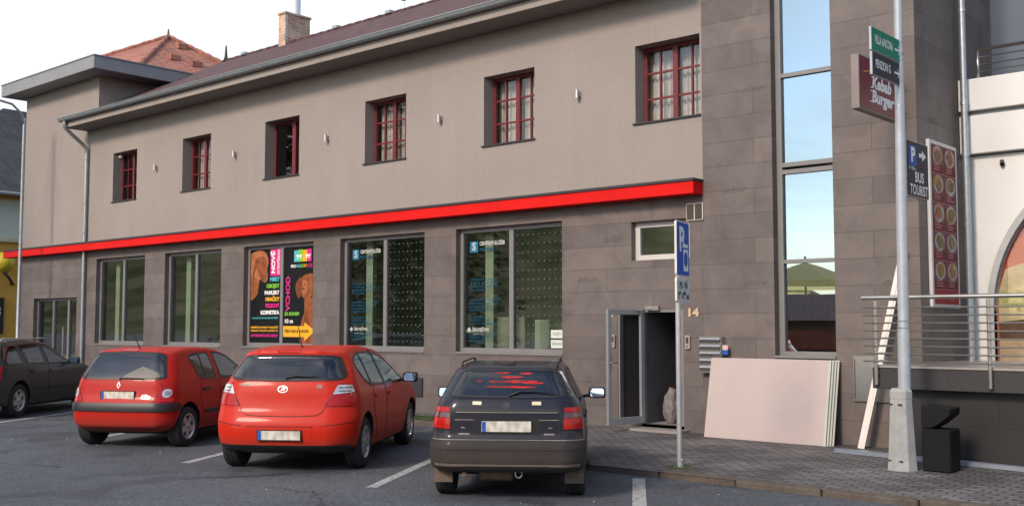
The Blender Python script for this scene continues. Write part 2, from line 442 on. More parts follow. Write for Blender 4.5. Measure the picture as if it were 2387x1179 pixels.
    def finish(s):
        bm=bmesh.new(); bm.from_mesh(s.me); dele=[]
        for f in bm.faces:
            c=f.calc_center_median(); n=f.normal
            for ax,poly in s.windows:
                if ax=='B' and not(n.y<-.1 and c.y<s.L*.4): continue
                if ax=='F' and not(n.y>.1 and c.y>s.L*.4): continue
                if ax=='R' and not(n.x>.3): continue
                if ax=='L' and not(n.x<-.3): continue
                a,b=(c.x,c.z) if ax in 'BF' else (c.y,c.z)
                if inpoly(poly,a,b): dele.append(f); break
        bmesh.ops.delete(bm,geom=dele,context='FACES')
        bm.to_mesh(s.me); bm.free(); s.me.name='body'
        s.body=link(s.me,'body',s.root)
        m=s.mats
        # cabin
        mb=MB(); L,W=s.L,s.W
        mb.box(-W*.85,W*.85,.35,L*.70,.26,.34); mb.build('cabin_floor',m['trim'],s.root)
        def seat(y,w,xs,hb,nm):
            for x in xs:
                b=MB(); T=Matrix.Translation((x,y,.36))
                b.box(-w/2,w/2,0,.5,0,.2,mat=T); 
                sh=T@Matrix.Translation((0,.02,.12))@Matrix.Rotation(R(14),4,'X'); b.box(-w/2,w/2,-.12,.02,0,hb,mat=sh)
                o=b.build('seat',m['seat'],s.root,bevel=.05,seg=2,autos=50)
                for hx in ([0] if w<.8 else [-w*.3,w*.3]):
                    h=MB(); hm=sh@Matrix.Translation((hx,-.05,hb-.01)); h.box(-.12,.12,-.05,.05,.03,.19,mat=hm); h.box(-.05,.05,-.01,.01,-.02,.05,mat=hm); h.build('headrest',m['seat'],o,bevel=.03,seg=2,autos=50)
        seat(s.ra+.12,W*1.45,[0],.58,'b'); seat(s.ra+1.0,.5,[-.36,.36],.62,'f')
        d=MB(); d.box(-W*.8,W*.8,L*.63,L*.72,.55,.93); d.build('dashboard',m['trim'],s.root,bevel=.05)
        d=MB(); d.tube([(-.36+.18*math.cos(a),L*.60+.05*math.sin(a),.86+.17*math.sin(a)) for a in [i*math.pi/10 for i in range(21)]],.014,6); d.build('steering_wheel',m['trim'],s.root,smooth=True)
    def wheels(s, rimfn, rimmat):
        m=s.mats; first=None; r=s.wr; w=s.tw
        for y in (s.ra, s.ra+s.wb):
            for sx in (1,-1):
                c=V((sx*(s.track/2),y,r))
                if first is None:
                    hub=MB(); hub.lathe([(r*.60,-w*.38),(r*.62,w*.22),(0.0,w*.20)],32,'x'); hub.lathe([(r*.60,-w*.38),(0,-w*.36)],32,'x')
                    ho=hub.build('wheel',m['hub'],s.root,at=(0,0,0),smooth=False,autos=40)
                    t=MB(); t.lathe([(r*.61,-w*.5),(r*.7,-w*.54),(r*.88,-w*.53),(r*.965,-w*.46),(r,-w*.34),(r*1.0,-w*.14),(r*.985,-w*.13),(r*.985,-w*.09),(r,-w*.08),(r,w*.08),(r*.985,w*.09),(r*.985,w*.13),(r,w*.14),(r,w*.34),(r*.965,w*.46),(r*.88,w*.53),(r*.7,w*.54),(r*.61,w*.5)],40,'x',close=True)
                    to=t.build('tyre',m['tyre'],ho,autos=35)
                    q=MB(); rimfn(q,r,w); ro=q.build('rim',rimmat,ho,autos=35)
                    first=(ho,to,ro); h=ho
                else:
                    h=first[0].copy(); COL.objects.link(h)
                    for o in first[1:]:
                        cc=o.copy(); COL.objects.link(cc); cc.parent=h
                h.parent=s.root; h.location=c; h.rotation_euler=(random.uniform(0,1.2),0,0 if sx>0 else math.pi)
def rim_spokes(n, wid, taper=.6, ring=.085):
    def fn(q,r,w):
        R1=r*.63; f=w*.45
        q.lathe([(R1,f-.03),(R1+.004,f+.012),(R1-.012,f+.014),(R1-r*ring,f-.008),(R1-r*ring,f-.04)],40,'x')
        q.lathe([(.0,f+.006),(.035,f+.004),(.05,f-.006),(.055,f-.03)],24,'x')
        for i in range(n):
            a=2*math.pi*i/n; T=Matrix.Rotation(a,4,'X')
            p=[]
            for rr,ww,ff in ((.03,wid,f-.002),(R1-r*ring*.6,wid*taper,f-.0)):
                for sx in (-1,1):
                    p.append(T@V((ff,sx*ww/2,rr))); 
            b=[T@(T.inverted()@x-V((.03,0,0))) for x in p]
            q.add(p+b,[(0,1,3,2),(4,6,7,5),(0,2,6,4),(1,5,7,3),(2,3,7,6),(0,4,5,1)])
    return fn
def plate(car, z, y=None, w=.52, h=.11, off=.012, ax='B', frame=True, x=0):
    """licence plate with blue strip, unreadable smear"""
    hm,n=car.hit('B',(x,z)); n=V((0,n.y,n.z)).normalized(); ex=V((1,0,0)); ey=ex.cross(n)*-1; ey=V((0,0,1)); n=V((0,-1,0))
    o=hm+V((0,-off-.006,0)); mb=MB()
    mb.box(x-w/2,x+w/2,o.y,o.y+.03,z-h/2,z+h/2)
    p=mb.build('license_plate',MT['plate'],car.root,bevel=.003)
    b=MB(); b.flat([(-w/2+.004,-h/2+.004),(-w/2+.045,-h/2+.004),(-w/2+.045,h/2-.004),(-w/2+.004,h/2-.004)],o+V((0,-.002,0)),ex,(0,0,1)); b.build('blue_strip',MT['plate_blue'],p,fixn=False)
    if frame:
        f=MB(); t=.008
        f.box(x-w/2-t,x+w/2+t,o.y-.004,o.y+.03,z-h/2-t,z-h/2); f.box(x-w/2-t,x+w/2+t,o.y-.004,o.y+.03,z+h/2,z+h/2+t)
        f.box(x-w/2-t,x-w/2,o.y-.004,o.y+.03,z-h/2,z+h/2); f.box(x+w/2,x+w/2+t,o.y-.004,o.y+.03,z-h/2,z+h/2)
        f.build('plate_frame',car.mats['black'],p)
def ontext(car, s, size, x, z, mat, ax='B', off=.006, bold=0, shear=0, name='lettering', parent=None, width=None):
    vs,fs=textmesh(s,size,bold,shear)
    if width:
        w=max(v.x for v in vs)-min(v.x for v in vs)
        for v in vs: v.x*=width/w
    out=[]
    for v in vs:
        h,n=car.hit(ax,(x+v.x,z+v.y)); out.append(h+n*off)
    mb=MB(); mb.add(out,fs); return mb.build(name,mat,parent or car.root,fixn=False)
def mirror_part(car, y, z, x, mat, big=1.):
    for sx in (1,-1):
        b=MB(); T=Matrix.Translation((sx*x,y,z))
        b.box(-.10*big,.10*big,-.035,.06,-.065*big,.065*big,mat=T)
        b.beam((sx*(x-.08),y+.03,z-.03),(sx*(x-.22),y+.05,z-.06),.05,.04)
        o=b.build('side_mirror',mat,car.root,bevel=.03,seg=2,autos=50)
        g=MB(); g.flat(rpoly([(-.08*big,-.05*big),(.08*big,-.05*big),(.08*big,.05*big),(-.08*big,.05*big)],.03),T@V((0,-.046,0)),(.99,-.1*sx,0),(0,.16,.99)); g.build('mirror_glass',MT['mirror'],o,fixn=False)
def wiper(car, pts, parent=None):
    mb=MB(); P=[]
    for p in pts:
        h,n=car.hit('B',p); P.append(h+n*.02)
    mb.tube(P,[.012]+[.008]*(len(P)-2)+[.005],6); return mb.build('rear_wiper',car.mats['black'],car.root,smooth=True)
# ------------------------------------------------------------------ setting materials
def plastermat():
    m,nt,out=_mat('taupe_render'); b=N(nt,'ShaderNodeBsdfPrincipled'); b.inputs['Roughness'].default_value=.92; b.inputs['Specular IOR Level'].default_value=.2
    tc=N(nt,'ShaderNodeTexCoord')
    def noise(scale,detail,mapscale=None,rough=.6):
        n=N(nt,'ShaderNodeTexNoise'); n.inputs['Scale'].default_value=scale; n.inputs['Detail'].default_value=detail; n.inputs['Roughness'].default_value=rough
        if mapscale:
            mp=N(nt,'ShaderNodeMapping'); mp.inputs['Scale'].default_value=mapscale; nt.links.new(tc.outputs['Object'],mp.inputs['Vector']); nt.links.new(mp.outputs[0],n.inputs['Vector'])
        else: nt.links.new(tc.outputs['Object'],n.inputs['Vector'])
        return n
    src=None
    for n,lo,hi,a,c in ((noise(.5,8),.3,.7,.93,1.06),(noise(1.0,6,(5,5,.35),.7),.42,.75,1.01,.955),(noise(75,3),.3,.7,.90,1.10),(noise(14,4),.3,.7,.96,1.04)):
        r=ramp(nt,[(lo,(a,)*3),(hi,(c,)*3)]); nt.links.new(n.outputs['Fac'],r.inputs['Fac'])
        mm=N(nt,'ShaderNodeMix',data_type='RGBA',blend_type='MULTIPLY'); mm.inputs[0].default_value=1
        if src is None: mm.inputs[6].default_value=(.332,.290,.261,1)
        else: nt.links.new(src,mm.inputs[6])
        nt.links.new(r.outputs[0],mm.inputs[7]); src=mm.outputs[2]
    nt.links.new(src,b.inputs['Base Color'])
    n2=noise(140,4); bp=N(nt,'ShaderNodeBump'); bp.inputs['Strength'].default_value=.35; bp.inputs['Distance'].default_value=.01; nt.links.new(n2.outputs['Fac'],bp.inputs['Height']); nt.links.new(bp.outputs[0],b.inputs['Normal'])
    nt.links.new(b.outputs[0],out.inputs[0]); return m
PLASTER=plastermat()
TILE=brickmat('stone_cladding',(.134,.111,.102),(.172,.143,.131),(.108,.089,.081),1.8,.37,.006,rough=.55,mott=.17,mscale=2.2,bump=.35,spec=.35)
ROOFT=brickmat('roof_tiles_dark',(.090,.040,.042),(.110,.050,.050),(.045,.022,.024),.30,.33,.03,rough=.8,mott=.3,mscale=2,bump=1.0,plane='xy')
ROOFR=brickmat('roof_tiles_orange',(.33,.135,.095),(.38,.165,.12),(.26,.105,.075),.30,.35,.03,rough=.85,mott=.25,mscale=.8,bump=1.,plane='xy')
ROOFG=brickmat('roof_tiles_grey',(.034,.040,.050),(.042,.048,.058),(.026,.030,.038),.35,.35,.03,rough=.85,mott=.35,mscale=1.5,bump=1.,plane='xy')
BRICK=brickmat('chimney_brick',(.50,.23,.13),(.62,.40,.27),(.55,.48,.40),.25,.085,.012,rough=.9,mott=.3,mscale=3)
ALU=M('window_aluminium',(.235,.225,.22),.5,metal=.2,var=.08)
GALV=M('galvanised',(.42,.44,.45),.38,metal=.75,var=.15,vs=8)
GUT=M('gutter_grey',(.27,.30,.31),.5,metal=.2,var=.12,vs=4)
REDW=M('red_window_paint',(.17,.020,.024),.45,var=.15,vs=8)
REDF=M('red_fascia',(.70,.011,.009),.65,var=.10,vs=1.3,spec=.15,fine=.05)
DKM=M('dark_flashing',(.035,.03,.034),.5,var=.1)
CURT=M('net_curtain',(.62,.57,.52),.95,var=.22,vs=9)
INW=M('interior_wall',(.62,.63,.54),.9,var=.06)
INF=M('interior_floor',(.34,.28,.22),.6,var=.2)
WHITEF=M('white_furniture',(.74,.73,.66),.5,var=.04)
BLACKF=M('black_upholstery',(.016,.016,.018),.7,var=.2)
GLASS=glass('shop_glass',(.66,.76,.68),.20,rough=.025,waver=.03)
GLASS2=glass('mirror_coated_glass',(.45,.5,.5),.50,waver=.02,gcol=(.76,.92,1.0))
GLASS3=glass('upper_glass',(.85,.87,.86),.05,waver=.05)
GLASSD=glass('door_glass_brown',(.30,.26,.23),.03)
WHITE=M('white_render',(.80,.79,.76),.85,var=.05,vs=.8,bump=.15,bs=150)
BLUEG=M('blue_grey_render',(.150,.175,.215),.85,var=.08,vs=.8,bump=.15,bs=150)
YEL=M('yellow_render',(.62,.36,.07),.9,var=.08,vs=1)
CREAMW=M('cream_render',(.62,.64,.54),.9,var=.06,vs=1)
CONC=M('painted_concrete',(.36,.36,.35),.85,var=.18,vs=6,bump=.3,bs=60,fine=.08)
POLE=M('grey_pole_paint',(.42,.45,.48),.5,metal=.25,var=.1,vs=7)
STEEL=M('stainless',(.52,.49,.45),.30,metal=.9,var=.08)
BLKSTONE=M('dark_granite',(.035,.033,.034),.55,var=.35,vs=30,fine=.2)
PLAST=M('plasterboard_paper',(.50,.415,.385),.9,var=.03,vs=4,fine=.05)
TX={}
def flatmat(n,c,r=.6):
    if n not in TX: TX[n]=M(n,c,r,var=.05,vs=12,spec=.2)
    return TX[n]
VF=14.15; G0=.12
B=thing('commercial_building',(-18.5,VF,G0),'long two-storey taupe building with dark stone ground floor, red canopy strip and stair tower','building')
up=[(-26.63,-25.41,5.05,6.35),(-23.25,-22.02,5.05,6.35),(-19.86,-18.62,5.05,6.34),(-16.46,-15.24,5.05,6.33),(-13.16,-11.95,5.05,6.32),(-9.81,-8.60,5.04,6.31)]
gw=[(-27.40,-24.90,1.28,3.57),(-23.95,-21.50,1.28,3.57),(-20.60,-18.08,1.30,3.57),(-17.20,-14.70,1.28,3.57),(-13.86,-11.34,1.28,3.57)]
ldoor=(-31.05,-28.45,.24,2.56); door=(-9.73,-8.95,.25,2.05); small=(-9.91,-8.82,2.83,3.45); tallw=(-7.40,-6.47,1.36,13.)
def building():
    up_=MB(); wall_holes(up_,-31.9,-27.5,3.95,8.62,[],VF,.3); wall_holes(up_,-27.5,-8.57,3.95,7.4,up,VF,.3)
    up_.quad((-31.9,VF,3.95),(-31.9,VF,8.62),(-31.9,24,8.62),(-31.9,24,3.95)); up_.quad((-27.5,VF,7.0),(-27.5,24,7.0),(-27.5,24,8.62),(-27.5,VF,8.62))
    up_.quad((-31.9,24,3.95),(-31.9,24,8.62),(-27.5,24,8.62),(-27.5,24,3.95)); up_.quad((-27.5,22.5,3.95),(-27.5,22.5,7.4),(-5.28,22.5,7.4),(-5.28,22.5,3.95))
    up_.build('upper_wall',PLASTER,B,fixn=False)
    lo=MB(); wall_holes(lo,-31.9,-8.57,-.1,3.95,gw+[ldoor,door,small],VF,.13)
    wall_holes(lo,-8.57,-5.28,-.1,13.,[tallw],VF,.16)
    lo.quad((-31.9,VF,-.1),(-31.9,VF,3.95),(-31.9,24,3.95),(-31.9,24,-.1))
    lo.quad((-5.28,VF,-.1),(-5.28,22.5,-.1),(-5.28,22.5,13),(-5.28,VF,13))
    lo.quad((-8.57,VF+.3,7.4),(-8.57,22.5,7.4),(-8.57,22.5,13),(-8.57,VF+.3,13)); lo.quad((-8.57,22.5,7.4),(-5.28,22.5,7.4),(-5.28,22.5,13),(-8.57,22.5,13))
    lo.quad((-8.57,VF,13),(-5.28,VF,13),(-5.28,22.5,13),(-8.57,22.5,13)); lo.quad((-31.9,22.5,-.1),(-31.9,22.5,3.95),(-5.28,22.5,3.95),(-5.28,22.5,-.1))
    tscript=[]
    w=lo.build('cladding_wall',TILE,B,fixn=False)
    # faint script marks printed on the tiles
    tsm=M('tile_script',(.100,.080,.073),.6)
    for x,z in ((-7.75,5.3),(-8.05,3.82),(-7.72,2.42),(-5.62,4.62),(-5.62,2.38),(-10.85,2.55),(-7.75,6.9),(-10.3,3.2)):
        tm=MB(); text(tm,'elise',.15,(x,VF-.002,z),shear=.6,sx=1.4); tscript.append(tm)
    tm=MB(); text(tm,'elise',.15,(-5.278,14.75,4.6),ex=(0,1,0),shear=.6,sx=1.4); tscript.append(tm)
    for tm in tscript: tm.build('tile_script',tsm,w,fixn=False)
    # canopy strip
    c=MB(); c.box(-32.55,-8.57,13.87,VF-.003,3.79,3.98); cf=c.build('canopy_fascia',REDF,B,bevel=.006)
    for k in range(9):
        c=MB(); c.box(-30.1+k*2.5,-30.094+k*2.5,13.868,13.8695,3.795,3.975); c.build('panel_joint',M('joint_red',(.30,.008,.008),.7) if k==0 else bpy.data.materials['joint_red'],cf)
    c=MB(); c.box(-32.57,-8.56,13.85,VF-.002,3.983,4.025); c.build('canopy_flashing',DKM,B)
    # left block roof slab
    f=MB(); f.box(-32.35,-26.72,13.58,24.6,8.58,8.92); f.build('flat_roof_fascia',M('grey_fascia',(.27,.28,.29),.7,var=.08),B,bevel=.01)
    f=MB(); f.box(-32.37,-26.70,13.56,24.62,8.922,8.95); f.build('roof_flashing',GUT,B)
    # main pitched roof
    rf=MB(); e=(13.52,7.36); rdg=(18.,9.68); t=.07
    def slab(x0,x1,v0,v1):
        z=lambda v:e[1]+(v-e[0])*(rdg[1]-e[1])/(rdg[0]-e[0])
        rf.add([(x0,v0,z(v0)),(x1,v0,z(v0)),(x1,v1,z(v1)),(x0,v1,z(v1)),(x0,v0,z(v0)-t),(x1,v0,z(v0)-t),(x1,v1,z(v1)-t),(x0,v1,z(v1)-t)],[(0,1,2,3),(7,6,5,4),(4,5,1,0),(5,6,2,1),(6,7,3,2),(7,4,0,3)])
    slab(-28.12,-8.575,13.52,14.147); slab(-27.495,-8.575,14.147,18.0)
    rf.add([(-27.49,18,9.68),(-8.575,18,9.68),(-8.575,22.9,7.2),(-27.49,22.9,7.2)],[(0,1,2,3)])
    ro=rf.build('pitched_roof',ROOFT,B,fixn=False)
    rc=MB()
    for i in range(48):
        x=-27.45+i*.393; rc.tube([(x,18,9.665),(x+.41,18,9.675)],[.062,.070],8)
    rc.build('ridge_tiles',ROOFT,ro,smooth=True)
    sp=MB()
    for i in range(9): sp=MB(); sp.box(-26.4+i*2.1,-26.2+i*2.1,17.90,18.10,9.69,9.765); sp.build('snow_guard',GALV,ro)
    s=MB(); s.box(-28.1,-8.572,13.53,VF-.003,7.12,7.30); s.build('soffit_box',M('soffit_grey',(.22,.20,.185),.85,var=.05),B)
    fb=MB(); fb.box(-28.1,-8.572,13.505,13.528,7.13,7.30); fb.build('eaves_board',PLASTER,B)
    g=MB(); prof=[(.085*math.cos(math.pi+a),.085*math.sin(math.pi+a)) for a in [i*math.pi/8 for i in range(9)]]
    prof=prof+[(x*.93,z*.93) for x,z in reversed(prof)]
    g.prism(prof,(-28.2,13.43,7.36),(0,1,0),(0,0,1),(19.6,0,0)); go=g.build('gutter',GUT,B,autos=40)
    g=MB(); g.tube([(-28.2,13.345,7.365),(-8.6,13.345,7.365)],.014,8); g.build('gutter_bead',GUT,go,smooth=True)
    g=MB(); g.tube([(-27.95,13.43,7.28),(-27.95,13.43,7.12),(-27.95,13.60,6.98),(-27.95,13.95,6.72),(-27.95,14.07,6.60),(-27.95,14.07,6.4),(-27.95,14.07,4.03)],.048,12); g.tube([(-27.95,14.07,3.78),(-27.95,14.07,.14)],.048,12)
    dp=g.build('downpipe',GALV,B,autos=50)
    g=MB()
    for z in (6.3,5.1,4.3,3.2,1.8): g=MB(); g.lathe([(.056,-.02),(.056,.02)],12,'z',(-27.95,14.07,z)); g.build('pipe_clamp',GUT,dp)
    # chimney
    ch=MB(); ch.box(-24.36,-24.05,17.75,18.60,9.3,10.44); ch.box(-24.39,-24.02,17.72,18.63,10.442,10.50)
    co=ch.build('chimney',BRICK,ro)
    fl=MB(); fl.lathe([(.15,10.5),(.15,11.9),(.0,11.9)],20,'z',(-24.2,18.2,0)); fl.build('flue',M('white_metal',(.75,.77,.80),.4,metal=.3,var=.03),co,autos=40)
    fl=MB(); fl.box(-24.047,-24.035,17.77,17.82,9.5,10.43); fl.build('conductor',GALV,co)
    sp=MB(); sp.tube([(-27.3,18,9.65),(-27.3,18,9.80),(-27.3,18,10.15)],[.10,.05,.02],8); sp.build('roof_vent',DKM,ro,smooth=True)
    sp=MB(); sp.tube([(-19.4,17.9,9.7),(-19.4,17.9,9.9)],.02,6); sp.lathe([(.07,9.9),(.07,9.94),(0,9.97)],10,'z',(-19.4,17.9,0)); sp.build('roof_vent',GALV,ro)
    # upper windows: deep reveals, red casements with glazing bars, curtains
    for k,(x0,x1,z0,z1) in enumerate(up):
        y=VF+.26; m=MB(); t=.055; cx=(x0+x1)/2
        m.box(x0,x0+t,y,y+.06,z0,z1); m.box(x1-t,x1,y,y+.06,z0,z1); m.box(x0+t,x1-t,y,y+.06,z0,z0+t); m.box(x0+t,x1-t,y,y+.06,z1-t,z1)
        mc=cx+(.12 if k==2 else 0); m.box(mc-.045-(.03 if k==2 else 0),mc+.045,y-.012,y+.05,z0+t,z1-t)
        for a,b in ((x0+t,cx-.045),(cx+.045,x1-t)):
            if k in (2,): continue
            m.box((a+b)/2-.014,(a+b)/2+.014,y+.005,y+.045,z0+t,z1-t)
            for q in (1,2):
                zz=z0+(z1-z0)*q/3; m.box(a,(a+b)/2-.014,y+.006,y+.044,zz-.015,zz+.015); m.box((a+b)/2+.014,b,y+.006,y+.044,zz-.015,zz+.015)
        w=m.build('window',REDW,B)
        p=MB(); p.quad((x0+t,y+.03,z0+t),(x1-t,y+.03,z0+t),(x1-t,y+.03,z1-t),(x0+t,y+.03,z1-t)); p.build('pane',GLASS3,w,fixn=False)
        s=MB(); s.box(x0-.04,x1+.02,VF-.035,y-.003,z0-.022,z0+.004); s.build('sill',DKM,w)
        if k in (1,3,4,5):
            c=MB(); n=60; top=[];bot=[]
            for i in range(n+1):
                x=x0+.02+(x1-x0-.04)*i/n; a=.022*math.sin(i*1.15)+.012*math.sin(i*2.7+k); top.append((x,y+.16+a*.6,z1-.02)); bot.append((x,y+.16+a*1.5,z0+.03+(.10 if k==4 and i>n*.72 else 0)))
            for i in range(n): 
                if k!=1 and n*.47<i<n*.53: continue
                c.quad(bot[i],bot[i+1],top[i+1],top[i])
            c.build('curtain',CURT,w,smooth=True,fixn=False)
        if k==0:
            l=MB(); l.lathe([(0,0),(.05,.01),(.06,.05),(.03,.08),(0,.08)],12,'z',(x0+.10,VF+.16,z1-.12)); l.box(x0+.085,x0+.115,VF+.145,VF+.175,z1-.04,z1); l.build('lantern',WHITEF,w)
    # ground floor shop windows
    for k,(x0,x1,z0,z1) in enumerate(gw):
        y=VF+.13; m=MB(); t=.075; cx=(x0+x1)/2
        m.box(x0,x0+t,y-.01,y+.07,z0,z1); m.box(x1-t,x1,y-.01,y+.07,z0,z1); m.box(x0+t,x1-t,y-.01,y+.07,z0,z0+t+.03); m.box(x0+t,x1-t,y-.01,y+.07,z1-t,z1); m.box(cx-.05,cx+.05,y-.008,y+.068,z0+t+.03,z1-t)
        w=m.build('shop_window',ALU,B)
        for a,b in ((x0+t,cx-.05),(cx+.05,x1-t)):
            p=MB(); p.quad((a,y+.03,z0+t+.03),(b,y+.03,z0+t+.03),(b,y+.03,z1-t),(a,y+.03,z1-t)); pane=p.build('pane',GLASS,w,fixn=False)
            if k in (3,4): shopgraphics(pane,a,b,z0+t+.03,z1-t,y+.03,a<cx-.5,k)
        s=MB(); s.box(x0,x1,VF-.02,y-.012,z0-.004,z0+.03); s.build('sill',ALU,w)
    # glazed double door at the far left
    x0,x1,z0,z1=ldoor; y=VF+.13; m=MB()
    xs=[x0,x0+.06,x0+.95,x0+1.05,x0+1.85,x0+1.95,x1-.06,x1]
    for i in range(0,8,2): m.box(xs[i],xs[i+1],y-.01,y+.06,z0,z1)
    for i in range(1,7,2): m.box(xs[i],xs[i+1],y-.008,y+.058,z1-.07,z1); m.box(xs[i],xs[i+1],y-.008,y+.058,z0,z0+.12)
    w=m.build('glass_door',ALU,B)
    p=MB(); p.quad((x0,y+.03,z0),(x1,y+.03,z0),(x1,y+.03,z1),(x0,y+.03,z1)); p.build('pane',GLASS,w,fixn=False)
    h=MB(); h.tube([(x0+1.70,y-.06,.9),(x0+1.70,y-.06,1.75)],.018,8); h.build('door_handle',STEEL,w)
    # small window
    x0,x1,z0,z1=small; y=VF+.13; m=MB(); t=.09
    m.box(x0,x0+t,y-.01,y+.06,z0,z1); m.box(x1-t,x1,y-.01,y+.06,z0,z1); m.box(x0+t,x1-t,y-.01,y+.06,z0,z0+t); m.box(x0+t,x1-t,y-.01,y+.06,z1-t,z1)
    w=m.build('small_window',M('white_pvc',(.62,.58,.54),.45,var=.04),B); p=MB(); p.quad((x0+t,y+.03,z0+t),(x1-t,y+.03,z0+t),(x1-t,y+.03,z1-t),(x0+t,y+.03,z1-t)); p.build('pane',GLASS,w,fixn=False)
    # entrance: frame, open leaf, deep passage
    x0,x1,z0,z1=door; m=MB(); m.box(x0,x0+.05,VF+.01,VF+.08,z0,z1); m.box(x1-.05,x1,VF+.01,VF+.08,z0,z1); m.box(x0+.05,x1-.05,VF+.01,VF+.08,z1-.05,z1)
    fr=m.build('entrance',ALU,B)
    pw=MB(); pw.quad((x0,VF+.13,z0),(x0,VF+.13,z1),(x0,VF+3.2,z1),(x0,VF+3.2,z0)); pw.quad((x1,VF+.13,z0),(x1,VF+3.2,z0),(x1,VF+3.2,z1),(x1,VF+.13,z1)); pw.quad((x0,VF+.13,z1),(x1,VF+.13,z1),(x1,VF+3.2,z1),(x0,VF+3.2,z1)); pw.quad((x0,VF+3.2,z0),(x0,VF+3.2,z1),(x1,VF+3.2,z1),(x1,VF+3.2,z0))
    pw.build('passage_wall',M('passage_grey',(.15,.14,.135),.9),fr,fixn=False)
    pw=MB(); pw.box(x0,x1,VF-.0,VF+3.2,z0-.06,z0-.003); pw.box(x0-.05,x1+.1,VF-.32,VF-.004,.10,.20); pw.build('doorstep',M('step_stone',(.30,.27,.25),.85,var=.15),fr)
    a=R(80); T=Matrix.Translation((x0+.02,VF-.0,0))@Matrix.Rotation(a,4,'Z'); W=.80
    lf=MB(); fz=.08
    def LB(u0,u1,za,zb,th=.05): lf.box(-u1,-u0,-th,0,za,zb,mat=T)
    LB(0,fz,z0+.01,z1); LB(W-fz,W,z0+.01,z1); LB(fz,W-fz,z1-.09,z1,.048); LB(fz,W-fz,z0+.01,z0+.12,.048)
    l=lf.build('door_leaf',M('door_aluminium',(.40,.42,.44),.35,metal=.5,var=.05),fr,bevel=.004)
    p=MB(); p.add([T@V((-fz,-.025,z0+.1)),T@V((-W+fz,-.025,z0+.1)),T@V((-W+fz,-.025,z1-.08)),T@V((-fz,-.025,z1-.08))],[(0,1,2,3)]); p.build('pane',GLASSD,l,fixn=False)
    h=MB()
    for yy in (-.10,.05): h.tube([T@V((-W+.04,-.03+(-.02 if yy<0 else .03),1.22)),T@V((-W+.04,yy,1.22)),T@V((-W+.16,yy,1.22))],.011,8)
    h.box(-W+.02,-W+.06,-.058,-.05,1.12,1.34,mat=T); h.build('door_handle',STEEL,l)
    d=MB(); d.box(x0+.12,x0+.36,VF-.06,VF-.005,z1-.02,z1+.05); d.beam((x0+.3,VF-.03,z1+.01),T@V((-.25,.02,z1-.02)),.02,.012); d.build('door_closer',STEEL,fr)
    # tall stair window
    x0,x1,z0,z1=tallw; y=VF+.16; m=MB(); t=.085
    m.box(x0,x0+t,y-.02,y+.08,z0,z1); m.box(x1-.03,x1,y-.02,y+.08,z0,z1)
    for zz,hh in ((z0+.03,.03),(2.72,.028),(4.03,.032),(4.135,.032),(5.46,.03),(6.8,.03),(8.2,.03)): m.box(x0+t,x1-.03,y-.018,y+.078,zz-hh,zz+hh)
    w=m.build('stair_window',ALU,B)
    zs=[z0+.06,2.69,3.99,4.17,5.43,6.77,8.17,13]
    for i in (0,1,3,4,5,6):
        za=zs[i] if i else z0+.06; 
        a,b=[(z0+.06,2.692),(2.748,3.998),None,(4.167,5.43),(5.49,6.77),(6.83,8.17),(8.23,13.)][i]
        p=MB(); p.quad((x0+t,y+.03,a),(x1-.03,y+.03,a),(x1-.03,y+.03,b),(x0+t,y+.03,b)); p.build('pane',GLASS2,w,fixn=False)
    s=MB(); s.box(x0,x1,VF-.03,y-.022,z0-.03,z0+.002); s.build('sill',ALU,w)
    sl=MB(); sl.box(-8.4,-5.4,16.4,16.5,.2,12.9); sl.build('stair_hall_wall',INW,B)
    # wall grilles
    v=MB(); v.box(-8.86,-8.56,VF-.03,VF-.002,3.40,3.67); v=v.build('vent_box',M('vent_beige',(.62,.54,.47),.6,var=.05),B,bevel=.005)
    q=MB()
    for a in (-8.845,-8.70):
        q.box(a,a+.125,VF-.034,VF-.029,3.415,3.655)
        for i in range(8): q.box(a+.005,a+.12,VF-.040,VF-.0345,3.425+i*.028,3.44+i*.028)
    q.build('louvre',M('vent_dark',(.07,.055,.045),.6),v)
    v=MB(); v.box(-15.05,-14.72,VF-.03,VF-.002,.45,.80); v=v.build('vent_box',DKM,B)
    # interior: floors, ceiling, back wall, partitions
    i=MB(); i.box(-31.8,-10.0,VF+.25,19.5,.80,.95); i.build('interior_floor',INF,B)
    i=MB(); i.box(-31.8,-8.65,VF+.25,19.5,3.70,3.78); i.box(-31.8,-8.65,VF+.35,22.4,6.75,6.85); i.build('interior_ceiling',M('ceiling',(.75,.75,.72),.9),B)
    i=MB(); i.box(-31.8,-8.65,19.5,19.6,.1,6.7)
    for x in (-28.1,-21.1,-17.7,-10.0): i.box(x-.05,x+.05,VF+.31,19.45,.96,3.69)
    i.build('interior_partition',INW,B)
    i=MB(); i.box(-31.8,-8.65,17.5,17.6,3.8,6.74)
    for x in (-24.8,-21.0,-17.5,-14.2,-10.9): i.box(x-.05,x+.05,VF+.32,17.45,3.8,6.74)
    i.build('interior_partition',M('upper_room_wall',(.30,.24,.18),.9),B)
    i=MB()
    for k,(x0,x1,z0,z1) in enumerate(gw):
        if k in (0,1,3,4): i.box(x0+.42,x0+.62,VF+.35,VF+.45,.96,3.69)
    i.build('interior_column',M('column_white',(.70,.74,.62),.8,var=.05),B)
    q=MB(); q.box(-9.6,-9.0,15.4,15.55,3.35,3.42); q.build('ceiling_lamp',lampmat(),B)
def lampmat():
    m,nt,out=_mat('lamp_glow'); e=N(nt,'ShaderNodeEmission'); e.inputs['Color'].default_value=(1,.88,.62,1); e.inputs['Strength'].default_value=1.5; nt.links.new(e.outputs[0],out.inputs[0]); return m
